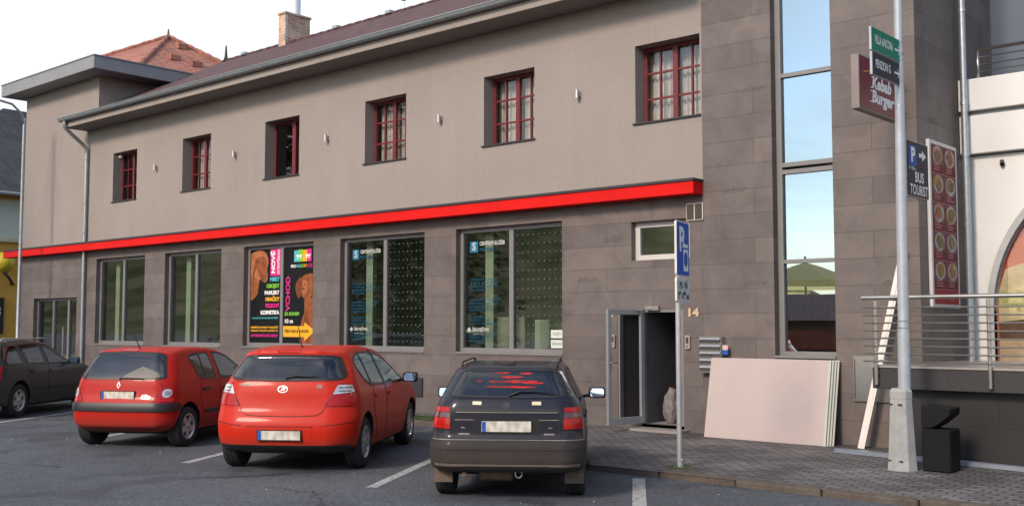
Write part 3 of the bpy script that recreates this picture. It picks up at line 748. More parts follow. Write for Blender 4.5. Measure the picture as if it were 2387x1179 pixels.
def shopgraphics(pane,a,b,z0,z1,y,left,k):
    yo=y-.006
    if left:
        sq=MB(); s=.20; x=a+.14; z=z1-.36
        sq.flat(rpoly([(0,0),(s,0),(s,s),(0,s)],.02),(x,yo,z),(1,0,0),(0,0,1)); sq.build('logo_square',flatmat('film_blue',(.02,.18,.34)),pane,fixn=False)
        t=MB(); text(t,'S',.2,(x+s/2,yo-.002,z+s/2),bold=.008); text(t,'CENTRUM SLUŽEB',.095,(x+s+.04,yo,z+.15),bold=.004,align='LEFT',width=.62)
        zz=z0+.33; t.flat([(0,.05),(.05,0),(0,-.05),(-.05,0)],(a+.12,yo,zz),(1,0,0),(0,0,1)); text(t,'ČESKÁ POJIŠŤOVNA',.075,(a+.20,yo,zz),bold=.003,align='LEFT',width=.42); text(t,'pojišťovací služby',.05,(a+.22,yo,zz-.08),align='LEFT',width=.28)
        t.build('window_lettering',flatmat('film_white',(.50,.51,.49)),pane,fixn=False)
        t=MB(); text(t,'PRO FIRMY',.085,(x+s+.04,yo,z+.04),bold=.002,align='LEFT',width=.36)
        rr=random.Random(5)
        zl=z-.50
        for i in range(19):
            if i in (4,5,10,14,15): zl-=.062; continue
            w=rr.uniform(.38,.80); xx=a+.10+rr.uniform(0,.04)
            words=['účetnictví a daně','mzdy','pojištění osob','úvěry a hypotéky','reality','právní služby','pojištění vozidel','stavební spoření','poradenství','daňová přiznání']
            text(t,words[i%10],.075,(xx,yo,zl),align='LEFT',width=w); zl-=.062
        t.build('window_lettering',flatmat('film_pale_blue',(.012,.09,.15)),pane,fixn=False)
    else:
        t=MB()
        nx,nz=9,13
        for i in range(nx):
            for j in range(nz):
                if k==4 and i>6 and j<2: continue
                t.flat(circ(0,0,.012,n=8),(a+.07+(b-a-.14)*i/(nx-1),yo,z0+.10+(z1-z0-.2)*j/(nz-1)),(1,0,0),(0,0,1))
        t.build('dot_film',flatmat('film_dots',(.13,.19,.21)),pane,fixn=False)
        if k==4:
            t=MB(); 
            for zz in (.02,.19): t.flat([(0,0),(.27,0),(.27,.14),(0,.14)],(b-.30,yo,z0+zz),(1,0,0),(0,0,1))
            n=t.build('notice_sheet',flatmat('paper_white',(.66,.72,.62)),pane,fixn=False)
            t=MB(); text(t,'KURZY',.07,(b-.165,yo-.003,z0+.26),width=.17); text(t,'ÚŘADOVNA',.07,(b-.165,yo-.003,z0+.09),width=.21); t.build('window_lettering',flatmat('print_grey',(.2,.24,.22)),n,fixn=False)
building()
# ---------------- things inside the shop
def desk(name,x,y,w,d,h,label,cat='desk'):
    t=thing(name,(x,y,.95),label,cat,'furniture seen through the shop windows'); m=MB(); m.box(x-w/2,x+w/2,y-d/2,y+d/2,.95+h-.05,.95+h); m.build('desk_top',WHITEF,t,bevel=.008)
    for sx in (-1,1):
        m=MB(); m.box(x+sx*(w/2-.05)-.025,x+sx*(w/2-.05)+.025,y-d/2+.05,y+d/2-.05,.95,.95+h-.052); m.build('leg',BLACKF,t)
desk('office_desk',-12.15,15.9,1.5,.7,.74,'white office desk behind the dotted glass nearest the open door'); desk('office_desk',-15.4,16.4,1.2,.7,.74,'white office table with black legs behind the dotted glass further left')
def chair(x,y,rz,label):
    t=thing('office_chair',(x,y,.95),label,'chair','furniture seen through the shop windows',rz,local=True)
    T=Matrix.Identity(4)
    m=MB(); m.box(-.25,.25,-.24,.24,.42,.52); m.build('seat',BLACKF,t,bevel=.04,seg=2)
    m=MB(); m.add([(-.24,-.26,.55),(.24,-.26,.55),(.20,-.36,1.22),(-.20,-.36,1.22),(-.24,-.19,.55),(.24,-.19,.55),(.20,-.30,1.22),(-.20,-.30,1.22)],[(0,1,2,3),(7,6,5,4),(0,4,5,1),(1,5,6,2),(2,6,7,3),(3,7,4,0)]); m.build('backrest',BLACKF,t,bevel=.025,seg=2)
    m=MB(); m.tube([(0,0,.08),(0,0,.42)],.03,8)
    for i in range(5): m.beam((0,0,.09),(.28*math.cos(i*1.2566),.28*math.sin(i*1.2566),.05),.04,.03)
    m.build('base',BLACKF,t)
chair(-12.3,16.6,R(200),'tall black office chair behind the white desk near the open door'); chair(-16.2,16.2,R(120),'black office chair beside the white table with black legs')
def cab(x,w,h,label):
    m=MB(); m.box(x-w/2,x+w/2,15.3,15.8,.95,.95+h); t=thing('office_cabinet',(x,15.55,.95),label,'cabinet','furniture seen through the shop windows'); m.build('carcass',WHITEF,t,bevel=.006)
    d=MB(); d.box(x-w/2+.02,x-.01,15.285,15.297,.99,.95+h-.03); d.box(x+.01,x+w/2-.02,15.285,15.297,.99,.95+h-.03); d.build('door',WHITEF,t,bevel=.003)
cab(-13.55,.75,1.0,'low white cabinet under the pale blue lettering of the window near the door'); cab(-12.75,.35,.95,'narrow white cabinet left of the white desk behind the glass')
# ---------------- posters in the third shop window
def poster(x0,x1,z0,z1,label,left):
    y=VF+.13+.018; W=x1-x0; H=z1-z0
    t=thing('window_poster',((x0+x1)/2,y,z0),label,'poster')
    m=MB(); m.box(x0,x1,y,y+.006,z0,z1); sheet=m.build('sheet',M('poster_black',(.010,.010,.012),.55,var=.1,spec=.15),t)
    O=V((x0,y-.003,z1)); ex=V((W,0,0)); ey=V((0,0,-H)); layer=[0]
    def P(pts,matl,nm='printed_shape',lay=0,smooth=True):
        q=MB(); q.flat(pts,O+V((0,-.0012*lay,0)),ex,ey); return q.build(nm,matl,sheet,fixn=False)
    def Tx(s,size,u,v,matl,width=None,vert=False,align='CENTER',bold=.004,lay=2):
        q=MB(); o=V((x0+u*W,y-.003-.0012*lay,z1-v*H))
        if vert: text(q,s,size,o,ex=(0,0,1),ey=(-1,0,0),bold=bold,align=align,width=width)
        else: text(q,s,size,o,bold=bold,align=align,width=width)
        return q.build('lettering',matl,sheet,fixn=False)
    C={k:flatmat('print_'+k,v) for k,v in dict(cyan=(.10,.50,.58),green=(.22,.55,.05),white=(.85,.84,.8),orange=(.85,.42,.03),magenta=(.70,.03,.24),black=(.02,.02,.02)).items()}
    dogm=M('print_dog',(.27,.085,.032),.6,var=.5,vs=7,spec=.2); dogl=M('print_dog_light',(.42,.155,.06),.6,var=.4,vs=6,spec=.2); dogd=M('print_dog_dark',(.19,.055,.022),.6,var=.5,vs=9,spec=.2); nose=M('print_dog_nose',(.10,.035,.02),.6)
    if left:
        nz=lambda p:[((x-100)/305,(yy-150)/945) for x,yy in p]
        P(spline(nz([(101,205),(150,165),(205,160),(250,185),(272,240),(275,300),(262,350),(272,420),(262,475),(235,487),(205,455),(187,470),(180,540),(170,600),(130,650),(101,655)]),3),dogl,lay=0)
        P(spline(nz([(150,250),(185,225),(240,230),(265,300),(255,350),(270,420),(258,470),(235,480),(200,440),(170,380),(150,320)]),4),dogm,lay=1)
        P(spline(nz([(102,440),(130,420),(175,470),(180,540),(165,600),(130,645),(102,650)]),3),dogm,lay=1)
        P(spline(nz([(150,240),(165,260),(150,350),(125,430),(118,420),(130,340)]),4),dogd,lay=2)
        P(spline(nz([(205,400),(225,410),(232,450),(222,478),(206,452)]),4),dogd,lay=3)
        P(nz([(298,150),(404,150),(404,425),(298,425)]),C['magenta'],lay=0)
        Tx('NOVĚ',.17,(328-100)/305,(285-150)/945,C['white'],.50,True,bold=.008); Tx('OTEVŘENO',.10,(380-100)/305,(285-150)/945,C['white'],.55,True,bold=.003)
        for s,v,c,w in (('MISKY',460,'cyan',95),('OBOJKY',527,'green',130),('PAMLSKY',595,'white',148),('HRAČKY',661,'orange',138),('PELECHY',726,'magenta',138),('KOSMETIKA',795,'white',185)):
            Tx(s,.115,(390-w/2-100)/305,(v-150)/945,C[c],W*w/305,bold=.006)
        Tx('A DALŠÍ CHOVATELSKÉ POTŘEBY',.05,(250-100)/305,(850-150)/945,C['cyan'],W*.88,bold=.001)
        Tx('NEJŠIRŠÍ SORTIMENT OBLEČKŮ',.055,(245-100)/305,(945-150)/945,C['orange'],W*.90,bold=.002); Tx('PRODUKTY PRO PSY A KOČKY ZA',.055,(245-100)/305,(978-150)/945,C['orange'],W*.90,bold=.002)
        Tx('INTERNETOVÉ CENY',.075,(245-100)/305,(1028-150)/945,C['magenta'],W*.88,bold=.003)
    else:
        nz=lambda p:[((x-438)/310,(yy-115)/980) for x,yy in p]
        for i,c in enumerate(('cyan','green','orange','magenta')):
            P(nz([(535+i*41,150-(i%2)*6),(576+i*41,148-(i%2)*6),(576+i*41,266),(535+i*41,268)]),C[c],lay=0)
        P(nz([(555,200),(568,188),(575,200),(598,198),(612,185),(606,205),(602,240),(594,240),(592,218),(574,218),(570,242),(562,240),(564,212)]),C['white'],lay=1); P(nz([(640,195),(652,188),(660,198),(690,195),(697,205),(680,210),(682,240),(674,240),(670,216),(660,216),(656,240),(648,238),(650,210)]),C['white'],lay=1)
        for s,u,c,w in (('PRO',530,'white',48),('-MAZ',573,'cyan',40),('LIC',612,'green',36),('KY',643,'orange',28),('.CZ',685,'magenta',56)): Tx(s,.09,(u-438)/310,(312-115)/980,C[c],W*w/310,bold=.003)
        Tx('VCHOD',.20,(482-438)/310,(590-115)/980,C['magenta'],.76,True,bold=.006)
        P(spline(nz([(640,640),(700,640),(744,600),(746,800),(746,1092),(600,1092),(606,960),(612,870),(640,780)]),3),dogm,lay=0)
        P(spline(nz([(660,400),(705,395),(735,430),(745,480),(735,560),(715,600),(690,640),(660,655),(630,640),(605,600),(590,540),(600,470),(625,415)]),4),dogm,lay=1)
        P(spline(nz([(600,425),(570,460),(552,510),(556,570),(580,640),(600,625),(612,560),(615,480)]),4),dogd,lay=2)
        P(spline(nz([(715,410),(740,440),(746,500),(740,600),(722,640),(705,600),(712,520)]),4),dogd,lay=2)
        P(spline(nz([(625,470),(650,455),(668,500),(662,560),(645,600),(622,590),(612,540)]),4),dogl,lay=2)
        P(circle_n(nz,628,545,13,12),nose,lay=3); P(circle_n(nz,640,500,7,6),nose,lay=3); P(circle_n(nz,680,505,7,6),nose,lay=3)
        P(spline(nz([(640,800),(665,790),(680,860),(700,940),(690,1090),(650,1090),(636,960)]),3),dogd,lay=1)
        Tx('ZA ROHEM',.10,(520-438)/310,(800-115)/980,C['green'],W*.46,bold=.004); Tx('10 m',.125,(490-438)/310,(875-115)/980,C['white'],W*.25,bold=.004)
        P(nz([(439,922),(640,925),(644,885),(744,972),(644,1075),(640,1035),(439,1035)]),C['orange'],lay=3)
        Tx('PŘES KEBAB BURGER',.085,(568-438)/310,(978-115)/980,flatmat('print_brown',(.12,.06,.01)),W*.74,bold=.003,lay=5)
def circle_n(nz,x,y,rx,ry): return nz(circ(x,y,rx,ry,14))
gx0,gx1=-20.60,-18.08; gcx=(gx0+gx1)/2
poster(gx0+.075,gcx-.05,1.415,3.49,'black window poster listing pet supplies in coloured words under a brown dog in profile',True)
poster(gcx+.05,gx1-.075,1.415,3.49,'black window poster with a brown dog facing forward and a yellow arrow',False)
# ---------------- wall lights
def walllight():
    zs=[(-24.42,5.76),(-20.98,5.73),(-17.63,5.71),(-14.26,5.69),(-10.95,5.68)]
    lb=['small steel wall light between the first and second upper windows from the left','small steel wall light left of the upper window without glazing bars','small steel wall light right of the upper window without glazing bars','small steel wall light between the fourth and fifth upper windows from the left','small steel wall light nearest the stair tower, left of the rightmost upper window']
    root=None
    for i,((x,z),l) in enumerate(zip(zs,lb)):
        if root is None:
            root=thing('wall_light',(x,VF,z),l,'wall light','wall lights between the upper windows',local=True); kids=[]
            m=MB(); m.tube([(0,-.075,-.075),(0,-.075,.075)],.033,14); kids.append(m.build('shade',STEEL,root,autos=40))
            m=MB(); m.box(-.03,.03,-.05,-.002,-.04,.04); kids.append(m.build('bracket',GALV,root))
        else:
            r=root.copy(); COL.objects.link(r); r.location=(x,VF,z); r['label']=l
            for k in kids:
                c=k.copy(); COL.objects.link(c); c.parent=r
walllight()
ROAD=.05
# ------------------------------------------------------------------ ground
def ground():
    asp,nt,out=_mat('asphalt'); b=N(nt,'ShaderNodeBsdfPrincipled'); b.inputs['Specular IOR Level'].default_value=.4
    tc=N(nt,'ShaderNodeTexCoord')
    n1=N(nt,'ShaderNodeTexNoise'); n1.inputs['Scale'].default_value=.45; n1.inputs['Detail'].default_value=9; n1.inputs['Roughness'].default_value=.6; nt.links.new(tc.outputs['Object'],n1.inputs['Vector'])
    n2=N(nt,'ShaderNodeTexVoronoi'); n2.inputs['Scale'].default_value=55; nt.links.new(tc.outputs['Object'],n2.inputs['Vector'])
    n3=N(nt,'ShaderNodeTexNoise'); n3.inputs['Scale'].default_value=28; n3.inputs['Detail'].default_value=5; nt.links.new(tc.outputs['Object'],n3.inputs['Vector'])
    r1=ramp(nt,[(.30,(.058,.066,.076)),(.55,(.088,.098,.111)),(.75,(.112,.120,.130))]); nt.links.new(n1.outputs['Fac'],r1.inputs['Fac'])
    r2=ramp(nt,[(.0,(.55,.55,.55)),(.45,(1.0,1.0,1.0)),(1.,(1.5,1.48,1.45))]); nt.links.new(n2.outputs['Color'],r2.inputs['Fac'])
    r3=ramp(nt,[(.3,(.75,.75,.75)),(.7,(1.25,1.25,1.25))]); nt.links.new(n3.outputs['Fac'],r3.inputs['Fac'])
    a=N(nt,'ShaderNodeMix',data_type='RGBA',blend_type='MULTIPLY'); a.inputs[0].default_value=1; nt.links.new(r1.outputs[0],a.inputs[6]); nt.links.new(r2.outputs[0],a.inputs[7])
    a2=N(nt,'ShaderNodeMix',data_type='RGBA',blend_type='MULTIPLY'); a2.inputs[0].default_value=1; nt.links.new(a.outputs[2],a2.inputs[6]); nt.links.new(r3.outputs[0],a2.inputs[7])
    # oil and damp patches
    n4=N(nt,'ShaderNodeTexNoise'); n4.inputs['Scale'].default_value=.8; n4.inputs['Detail'].default_value=6; n4.inputs['Distortion'].default_value=1.2; nt.links.new(tc.outputs['Object'],n4.inputs['Vector'])
    r4=ramp(nt,[(.54,(1,1,1)),(.68,(.50,.50,.53))]); nt.links.new(n4.outputs['Fac'],r4.inputs['Fac'])
    a3=N(nt,'ShaderNodeMix',data_type='RGBA',blend_type='MULTIPLY'); a3.inputs[0].default_value=1; nt.links.new(a2.outputs[2],a3.inputs[6]); nt.links.new(r4.outputs[0],a3.inputs[7])
    nt.links.new(a3.outputs[2],b.inputs['Base Color'])
    rr=ramp(nt,[(.56,(.88,)*3),(.72,(.55,)*3)]); nt.links.new(n4.outputs['Fac'],rr.inputs['Fac']); nt.links.new(rr.outputs[0],b.inputs['Roughness'])
    bp=N(nt,'ShaderNodeBump'); bp.inputs['Strength'].default_value=.5; bp.inputs['Distance'].default_value=.006; nt.links.new(n2.outputs['Distance'],bp.inputs['Height']); nt.links.new(bp.outputs[0],b.inputs['Normal'])
    nt.links.new(b.outputs[0],out.inputs[0])
    g=MB(); g.quad((-900,-900,ROAD),(900,-900,ROAD),(900,900,ROAD),(-900,900,ROAD)); tag(g.build('road',asp,fixn=False),kind='structure')
    pav=brickmat('block_paving',(.115,.107,.106),(.195,.182,.178),(.042,.040,.039),.21,.105,.012,rough=.8,mott=.35,mscale=1.1,bump=.8,plane='xy',streak=(.9,.45))
    K=10.42; kx=-7.95
    p=MB(); Z=lambda v:.12+(v-K)*.012
    A=[(12,K),(kx,K),(-10.0,13.05),(-60,13.05)]
    p.add([(12,K,.12),(12,16.2,Z(16.2)),(-10.0,16.2,Z(16.2)),(-10.0,13.05,Z(13.05)),(kx,K,.12)],[(0,1,2,3,4)])
    p.add([(-10.0,13.6,Z(13.6)),(-10.0,14.3,Z(14.3)),(-70,14.3,Z(14.3)),(-70,13.6,Z(13.6))],[(0,1,2,3)])
    p.add([(-10.0,13.05,Z(13.05)),(-10.0,13.6,Z(13.6)),(-10.9,13.6,Z(13.6)),(-10.9,13.05,Z(13.05))],[(0,1,2,3)])
    tag(p.build('pavement',pav),kind='structure')
    kerbm=M('kerb_stone',(.105,.085,.068),.9,var=.35,vs=4,bump=.5,bs=25,fine=.15)
    k=MB(); rnd=random.Random(3)
    def stones(a,b):
        a=V(a); b=V(b); L=(b-a).length; n=max(1,round(L/.98)); d=(b-a)/n; nn=V((-d.y,d.x)).normalized()
        for i in range(n):
            q0=a+d*i+d.normalized()*.006; q1=a+d*(i+1)-d.normalized()*.006; h=.124+rnd.uniform(-.008,.008); o=rnd.uniform(-.012,.012)
            vs=[(q0+nn*o),(q1+nn*o),(q1-nn*.16),(q0-nn*.16)]
            k.add([(v.x,v.y,.0) for v in vs]+[(v.x,v.y,h) for v in vs],[(3,2,1,0),(4,5,6,7),(0,1,5,4),(1,2,6,5),(2,3,7,6),(3,0,4,7)])
    stones((kx,K),(12,K)) if False else stones((12,K),(kx,K)); stones((kx,K),(-10.0,13.05)); stones((-10.0,13.05),(-60,13.05))
    tag(k.build('kerb',kerbm,bevel=.022,seg=2),kind='structure')
    # grass verge between the bays and the wall path
    v=MB(); v.add([(-10.9,13.20,.125),(-60,13.20,.125),(-60,13.62,.135),(-10.9,13.62,.135)],[(0,1,2,3)]); tag(v.build('verge_soil',M('soil',(.06,.05,.035),.95,var=.3,vs=8)),kind='structure')
    gr=MB(); rg=random.Random(11)
    for i in range(9000):
        x=rg.uniform(-22,-11) if i<7500 else rg.uniform(-45,-22); y=rg.uniform(13.2,13.6); h=rg.uniform(.03,.09); a=rg.uniform(0,6.28); w=.006
        gr.add([(x-w*math.cos(a),y-w*math.sin(a),.12),(x+w*math.cos(a),y+w*math.sin(a),.12),(x+rg.uniform(-.03,.03),y+rg.uniform(-.03,.03),.12+h)],[(0,1,2)])
    for i in range(220):
        for (cx,cy) in ((-6.93,10.86),):
            a=rg.uniform(0,6.28); rr=rg.uniform(.03,.14); x=cx+rr*math.cos(a); y=cy+rr*math.sin(a)
            gr.add([(x-.005,y,.12),(x+.005,y,.12),(x+rg.uniform(-.02,.02),y+rg.uniform(-.02,.02),.12+rg.uniform(.02,.05))],[(0,1,2)])
    tag(gr.build('grass',M('grass_blades',(.075,.11,.035),.9,var=.4,vs=6),fixn=False),kind='stuff')
    # bay markings
    pm,nt,out=_mat('worn_road_paint'); b=N(nt,'ShaderNodeBsdfPrincipled'); b.inputs['Roughness'].default_value=.8
    tc=N(nt,'ShaderNodeTexCoord'); nz=N(nt,'ShaderNodeTexNoise'); nz.inputs['Scale'].default_value=14; nz.inputs['Detail'].default_value=8; nz.inputs['Roughness'].default_value=.75; nt.links.new(tc.outputs['Object'],nz.inputs['Vector'])
    r=ramp(nt,[(.36,(.10,.10,.10)),(.50,(.42,.42,.41)),(.8,(.50,.50,.49))]); nt.links.new(nz.outputs['Fac'],r.inputs['Fac']); nt.links.new(r.outputs[0],b.inputs['Base Color']); nt.links.new(b.outputs[0],out.inputs[0])
    m=MB()
    def line(a,b,w=.125):
        a=V(a); b=V(b); d=(b-a).normalized(); n=V((-d.y,d.x))*w/2
        m.add([(*(a-n),ROAD+.004),(*(a+n),ROAD+.004),(*(b+n),ROAD+.004),(*(b-n),ROAD+.004)],[(0,1,2,3)])
    line((-8.86,7.75),(-11.6,12.5)); line((-12.2,7.55),(-15.1,12.7)); line((-15.75,8.0),(-18.4,12.7)); line((-19.25,7.6),(-22.3,12.7)); line((-22.8,7.6),(-25.8,12.7)); line((-5.95,8.6),(-7.08,10.22),.14)
    tag(m.build('road_marking',pm),kind='structure')
    # cracks and crumbs on the asphalt
    cr=MB(); rc=random.Random(21)
    def crack(a,b,n=26,j=.05,w=.005):
        a=V(a); b=V(b); pts=[]; off=0
        for i in range(n+1):
            off=off*.7+rc.uniform(-j,j); d=(b-a).normalized(); pts.append(a.lerp(b,i/n)+V((-d.y,d.x))*off)
        for i in range(n):
            d=(pts[i+1]-pts[i]).normalized(); nn=V((-d.y,d.x)); w0=w*rc.uniform(.3,1.4)
            cr.add([(*(pts[i]-nn*w0),ROAD+.002),(*(pts[i]+nn*w0),ROAD+.002),(*(pts[i+1]+nn*w0),ROAD+.002),(*(pts[i+1]-nn*w0),ROAD+.002)],[(0,1,2,3)])
    crack((-9.75,7.05),(-8.95,7.15),w=.008); crack((-9.1,7.15),(-8.2,6.6)); crack((-5.2,9.3),(-2.5,8.4)); crack((-13,6.4),(-16.5,5.0)); crack((-7.2,6.2),(-6.4,6.9),w=.007)
    tag(cr.build('road_crack',M('crack_dark',(.028,.028,.03),.95),fixn=False),kind='structure')
    sp=MB()
    for i in range(60):
        x=rc.uniform(-22,-2); y=rc.uniform(4,10.2); s=rc.uniform(.006,.016)
        sp.add([(x+s,y,ROAD+.004),(x,y+s,ROAD+.004),(x-s,y,ROAD+.004),(x,y-s,ROAD+.004),(x,y,ROAD+.012)],[(0,1,4),(1,2,4),(2,3,4),(3,0,4)])
    tag(sp.build('grit',M('grit_pale',(.45,.43,.40),.9),fixn=False),kind='stuff')
ground()
# ------------------------------------------------------------------ street furniture and loose things
def zp(v): return .12+(v-10.42)*.012
def lamp_post():
    x,y=-4.85,12.3; z0=zp(y)
    t=thing('street_lamp',(x,y,z0),'tall grey lamp post with tapered concrete foot carrying direction signs','street lamp')
    m=MB(); m.lathe([(.178,-.02),(.165,.10),(.128,.80),(.128,.80),(.132,.82),(.132,.90),(.10,.93),(0,.93)],8,'z',(x,y,z0)); 
    f=m.build('foot',CONC,t,bevel=.006)
    k=MB()
    for dz in (.10,.74):
        for a in (-2.2,-1.3): k.box(x+.155*math.cos(a)*(1-.25*dz)-.022,x+.155*math.cos(a)*(1-.25*dz)+.022,y+.155*math.sin(a)*(1-.25*dz)-.012,y+.155*math.sin(a)*(1-.25*dz)+.012,z0+dz,z0+dz+.016)
    k.build('bolt_slot',DKM,f)
    P=lambda z:(x+.030+.0052*z,y+.026+.0046*z,z0+z)
    m=MB(); m.tube([P(.90),P(1.54),P(1.55),P(1.62),P(3.2),P(5.2),P(9.0)],[.072,.070,.070,.064,.062,.050,.045],18); p=m.build('pole',POLE,t,autos=40)
    for z in (4.9,4.98,5.12,4.66,4.35): m=MB(); c=P(z-z0); m.lathe([(.057,z),(.057,z+.025)],16,'z',(c[0],c[1],0)); m.build('clamp_band',GALV,p)
    for z in (1.62,1.70): m=MB(); c=P(z); m.lathe([(.0725,z),(.0725,z+.01)],16,'z',(c[0],c[1],z0)); m.build('clamp_band',GALV,p)
    m=MB(); m.tube([P(8.9),(x,y-.2,z0+9.6),(x,y-.8,z0+9.9),(x,y-1.5,z0+9.95)],.035,10); m.build('arm',POLE,t,smooth=True)
    m=MB(); m.box(x-.13,x+.13,y-2.1,y-1.5,z0+9.9,z0+10.0); m.build('lamp_head',POLE,t,bevel=.03)
lamp_post()
def signboard(name,x,y0,y1,z0,z1,th,label,face,edge,draw,cat='sign'):
    t=thing(name,(x,(y0+y1)/2,z0),label,cat); m=MB(); m.box(x-th,x,y0,y1,z0,z1); b=m.build('panel',[edge],t,bevel=.004)
    f=MB(); f.flat(rpoly([(y0+.006,z0+.006),(y1-.006,z0+.006),(y1-.006,z1-.006),(y0+.006,z1-.006)],.012),(x+.002,0,0),(0,1,0),(0,0,1)); fo=f.build('face',face,b,fixn=False)
    draw(t,b,x+.004); return t
WHT=flatmat('sign_white',(.80,.80,.79)); 
def arrow(mb,x,y,z,s,w=.16):
    mb.beam((x,y-s,z),(x,y+s*.9,z),.002,s*w*2); 
    for k in (-1,1): mb.beam((x,y+s,z),(x,y+s*.25,z+k*s*.75),.002,s*w*2,up=(1,0,0)) if False else mb.add([(x,y+s,z),(x,y+s*.78,z+k*.0),(x,y+s*.15,z+k*s*.68),(x,y+s*.38,z+k*s*.75)],[(0,1,2,3)])
def d1(s,w):
    def f(t,b,x):
        q=MB(); y0,z0=w
        text(q,s,.135,(x,y0-.04,z0),ex=(0,1,0),bold=.003,width=.52 if 'A' in s else .42); q.build('lettering',WHT,b,fixn=False)
        q=MB(); arrow(q,x,y0+.36,z0-.005,.075); q.build('arrow',WHT,b,fixn=False)
    return f
signboard('direction_sign',-4.77,11.50,12.36,4.875,5.145,.03,'green direction sign with white arrow, upper of two boards on the lamp post',flatmat('sign_green',(.015,.22,.12)),POLE,d1('VILLA ANCORA',(11.88,5.01)))
signboard('direction_sign',-4.775,11.52,12.36,4.60,4.865,.03,'dark grey direction sign with white arrow below the green board',flatmat('sign_charcoal',(.035,.038,.045)),POLE,d1('PENZION G',(11.86,4.735)))
def d3(t,b,x):
    y=12.77
    q=MB(); q.flat(rpoly([(12.49,3.69),(12.715,3.69),(12.715,3.93),(12.49,3.93)],.02),(x,0,0),(0,1,0),(0,0,1)); o=q.build('parking_symbol',flatmat('sign_blue',(.02,.10,.42)),b,fixn=False)
    q=MB(); text(q,'P',.24,(x+.002,12.605,3.81),ex=(0,1,0),bold=.010); q.build('lettering',WHT,o,fixn=False)
    q=MB(); q.add([(x,12.8,3.81),(x,12.9,3.81),(x,12.9,3.77),(x,13.03,3.835),(x,12.9,3.90),(x,12.9,3.86),(x,12.8,3.86)],[(0,1,2,3,4,5,6)]); q.build('arrow',WHT,b,fixn=False)
    q=MB(); text(q,'BUS',.17,(x,12.8,3.555),ex=(0,1,0),bold=.004,width=.27); text(q,'TOURIST',.17,(x,12.78,3.40),ex=(0,1,0),bold=.003,width=.56); text(q,'P 100m',.06,(x,12.58,3.655),ex=(0,1,0),width=.2); q.build('lettering',WHT,b,fixn=False)
signboard('parking_direction_sign',-4.76,12.41,13.1,3.32,3.985,.07,'square charcoal bus parking sign with blue symbol on the lamp post',flatmat('sign_charcoal',(.035,.038,.045)),M('sign_edge',(.62,.60,.56),.5),d3)
m=MB()
def parking_post():
    x,y=-6.94,10.86; z0=zp(y); rz=R(-15)    # board plane turned a little off the street axis
    t=thing('parking_sign_post',(x,y,z0),'thin steel post standing in the pavement edge under the parking disc sign','sign post')
    m=MB(); m.tube([(x,y,z0-.01),(x,y,3.02)],.030,14); p=m.build('pole',M('post_galvanised',(.56,.56,.56),.4,metal=.5,var=.1,vs=8),t,autos=40)
    m=MB(); m.lathe([(.075,0),(.075,.015),(.05,.02),(.042,.09),(.03,.10)],14,'z',(x,y,z0)); m.build('base_collar',GALV,t,autos=40)
    e=V((-math.sin(R(15)),math.cos(R(15)),0)); n=V((e.y,-e.x,0))      # e along the board (away from the kerb), n its front
    def board(z0_,z1_,w,label,face,edge,draw,nm):
        c=V((x,y,0))+n*.045; q=thing(nm,(c.x,c.y,z0_),label,'traffic sign')
        b=MB(); pl=rpoly([(-w/2,z0_),(w/2,z0_),(w/2,z1_),(-w/2,z1_)],.04); b.prism(pl,c,e,(0,0,1),n*.025); pb=b.build('panel',edge,q)
        f=MB(); f.flat(shrink(pl,.014),c+n*.027,e,(0,0,1)); f.build('face',face,pb,fixn=False)
        draw(pb,c+n*.029,e)
    def dp(pb,c,e):
        q=MB(); text(q,'P',.40,c+e*(-.06)+V((0,0,2.80)),ex=e,bold=.014,sx=.95)
        q.build('lettering',WHT,pb,fixn=False)
        q=MB()   # parking disc held in a hand
        q.flat(rpoly([(0,-.18),(.19,-.18),(.19,.08),(0,.08)],.02),c+V((0,0,2.62))+e*.0,e,(0,0,1)); q.flat([(-.04,.10),(.16,.10),(.20,.14),(.04,.145),(.02,.20),(-.01,.20),(-.01,.14)],c+V((0,0,2.62)),e,(0,0,1))
        d=q.build('disc_symbol',WHT,pb,fixn=False)
        q=MB(); q.flat([(.095+.07*math.cos(a),-.02+.07*math.sin(a)) for a in [math.pi*i/12 for i in range(13)]]+[(.03,-.09),(.09,-.14),(.155,-.09)],c+V((0,0,2.62))+e.cross(V((0,0,1)))*.002,e,(0,0,1)); q.build('disc_dial',flatmat('sign_blue',(.02,.10,.42)),d,fixn=False)
    def dq(pb,c,e):
        q=MB(); text(q,'PO - PÁ',.115,c+V((0,0,2.265)),ex=e,bold=.003,width=.32); text(q,'8⁰⁰- 18⁰⁰ hod',.11,c+V((0,0,2.14)),ex=e,bold=.002,width=.42); q.build('lettering',flatmat('sign_black',(.02,.02,.02)),pb,fixn=False)
    edge=M('sign_rim',(.66,.64,.60),.45,metal=.2)
    board(2.375,3.03,.50,'blue parking disc sign with white letter on the thin post',flatmat('sign_blue_board',(.018,.10,.46)),edge,dp,'parking_sign')
    board(2.06,2.36,.50,'small white plate with opening days under the blue parking sign',flatmat('plate_white',(.60,.60,.60)),edge,dq,'supplementary_plate')
parking_post()
def bin_():
    x,y=-4.455,12.47; z0=zp(y); t=thing('litter_bin',(x,y,z0),'black litter bin with raised wedge hood beside the lamp post foot','litter bin')
    BK=M('bin_black',(.005,.005,.0055),.65,var=.3,spec=.25)
    m=MB(); m.box(x-.17,x+.15,y-.16,y+.16,z0,z0+.48); m.build('body',BK,t,bevel=.015)
    m=MB(); m.prism([(-.17,.482),(-.06,.485),(.02,.53),(.15,.64),(.16,.72),(-.17,.74)],(x,y-.16,z0),(1,0,0),(0,0,1),(0,.32,0)); m.build('hood',BK,t,bevel=.01)
bin_()
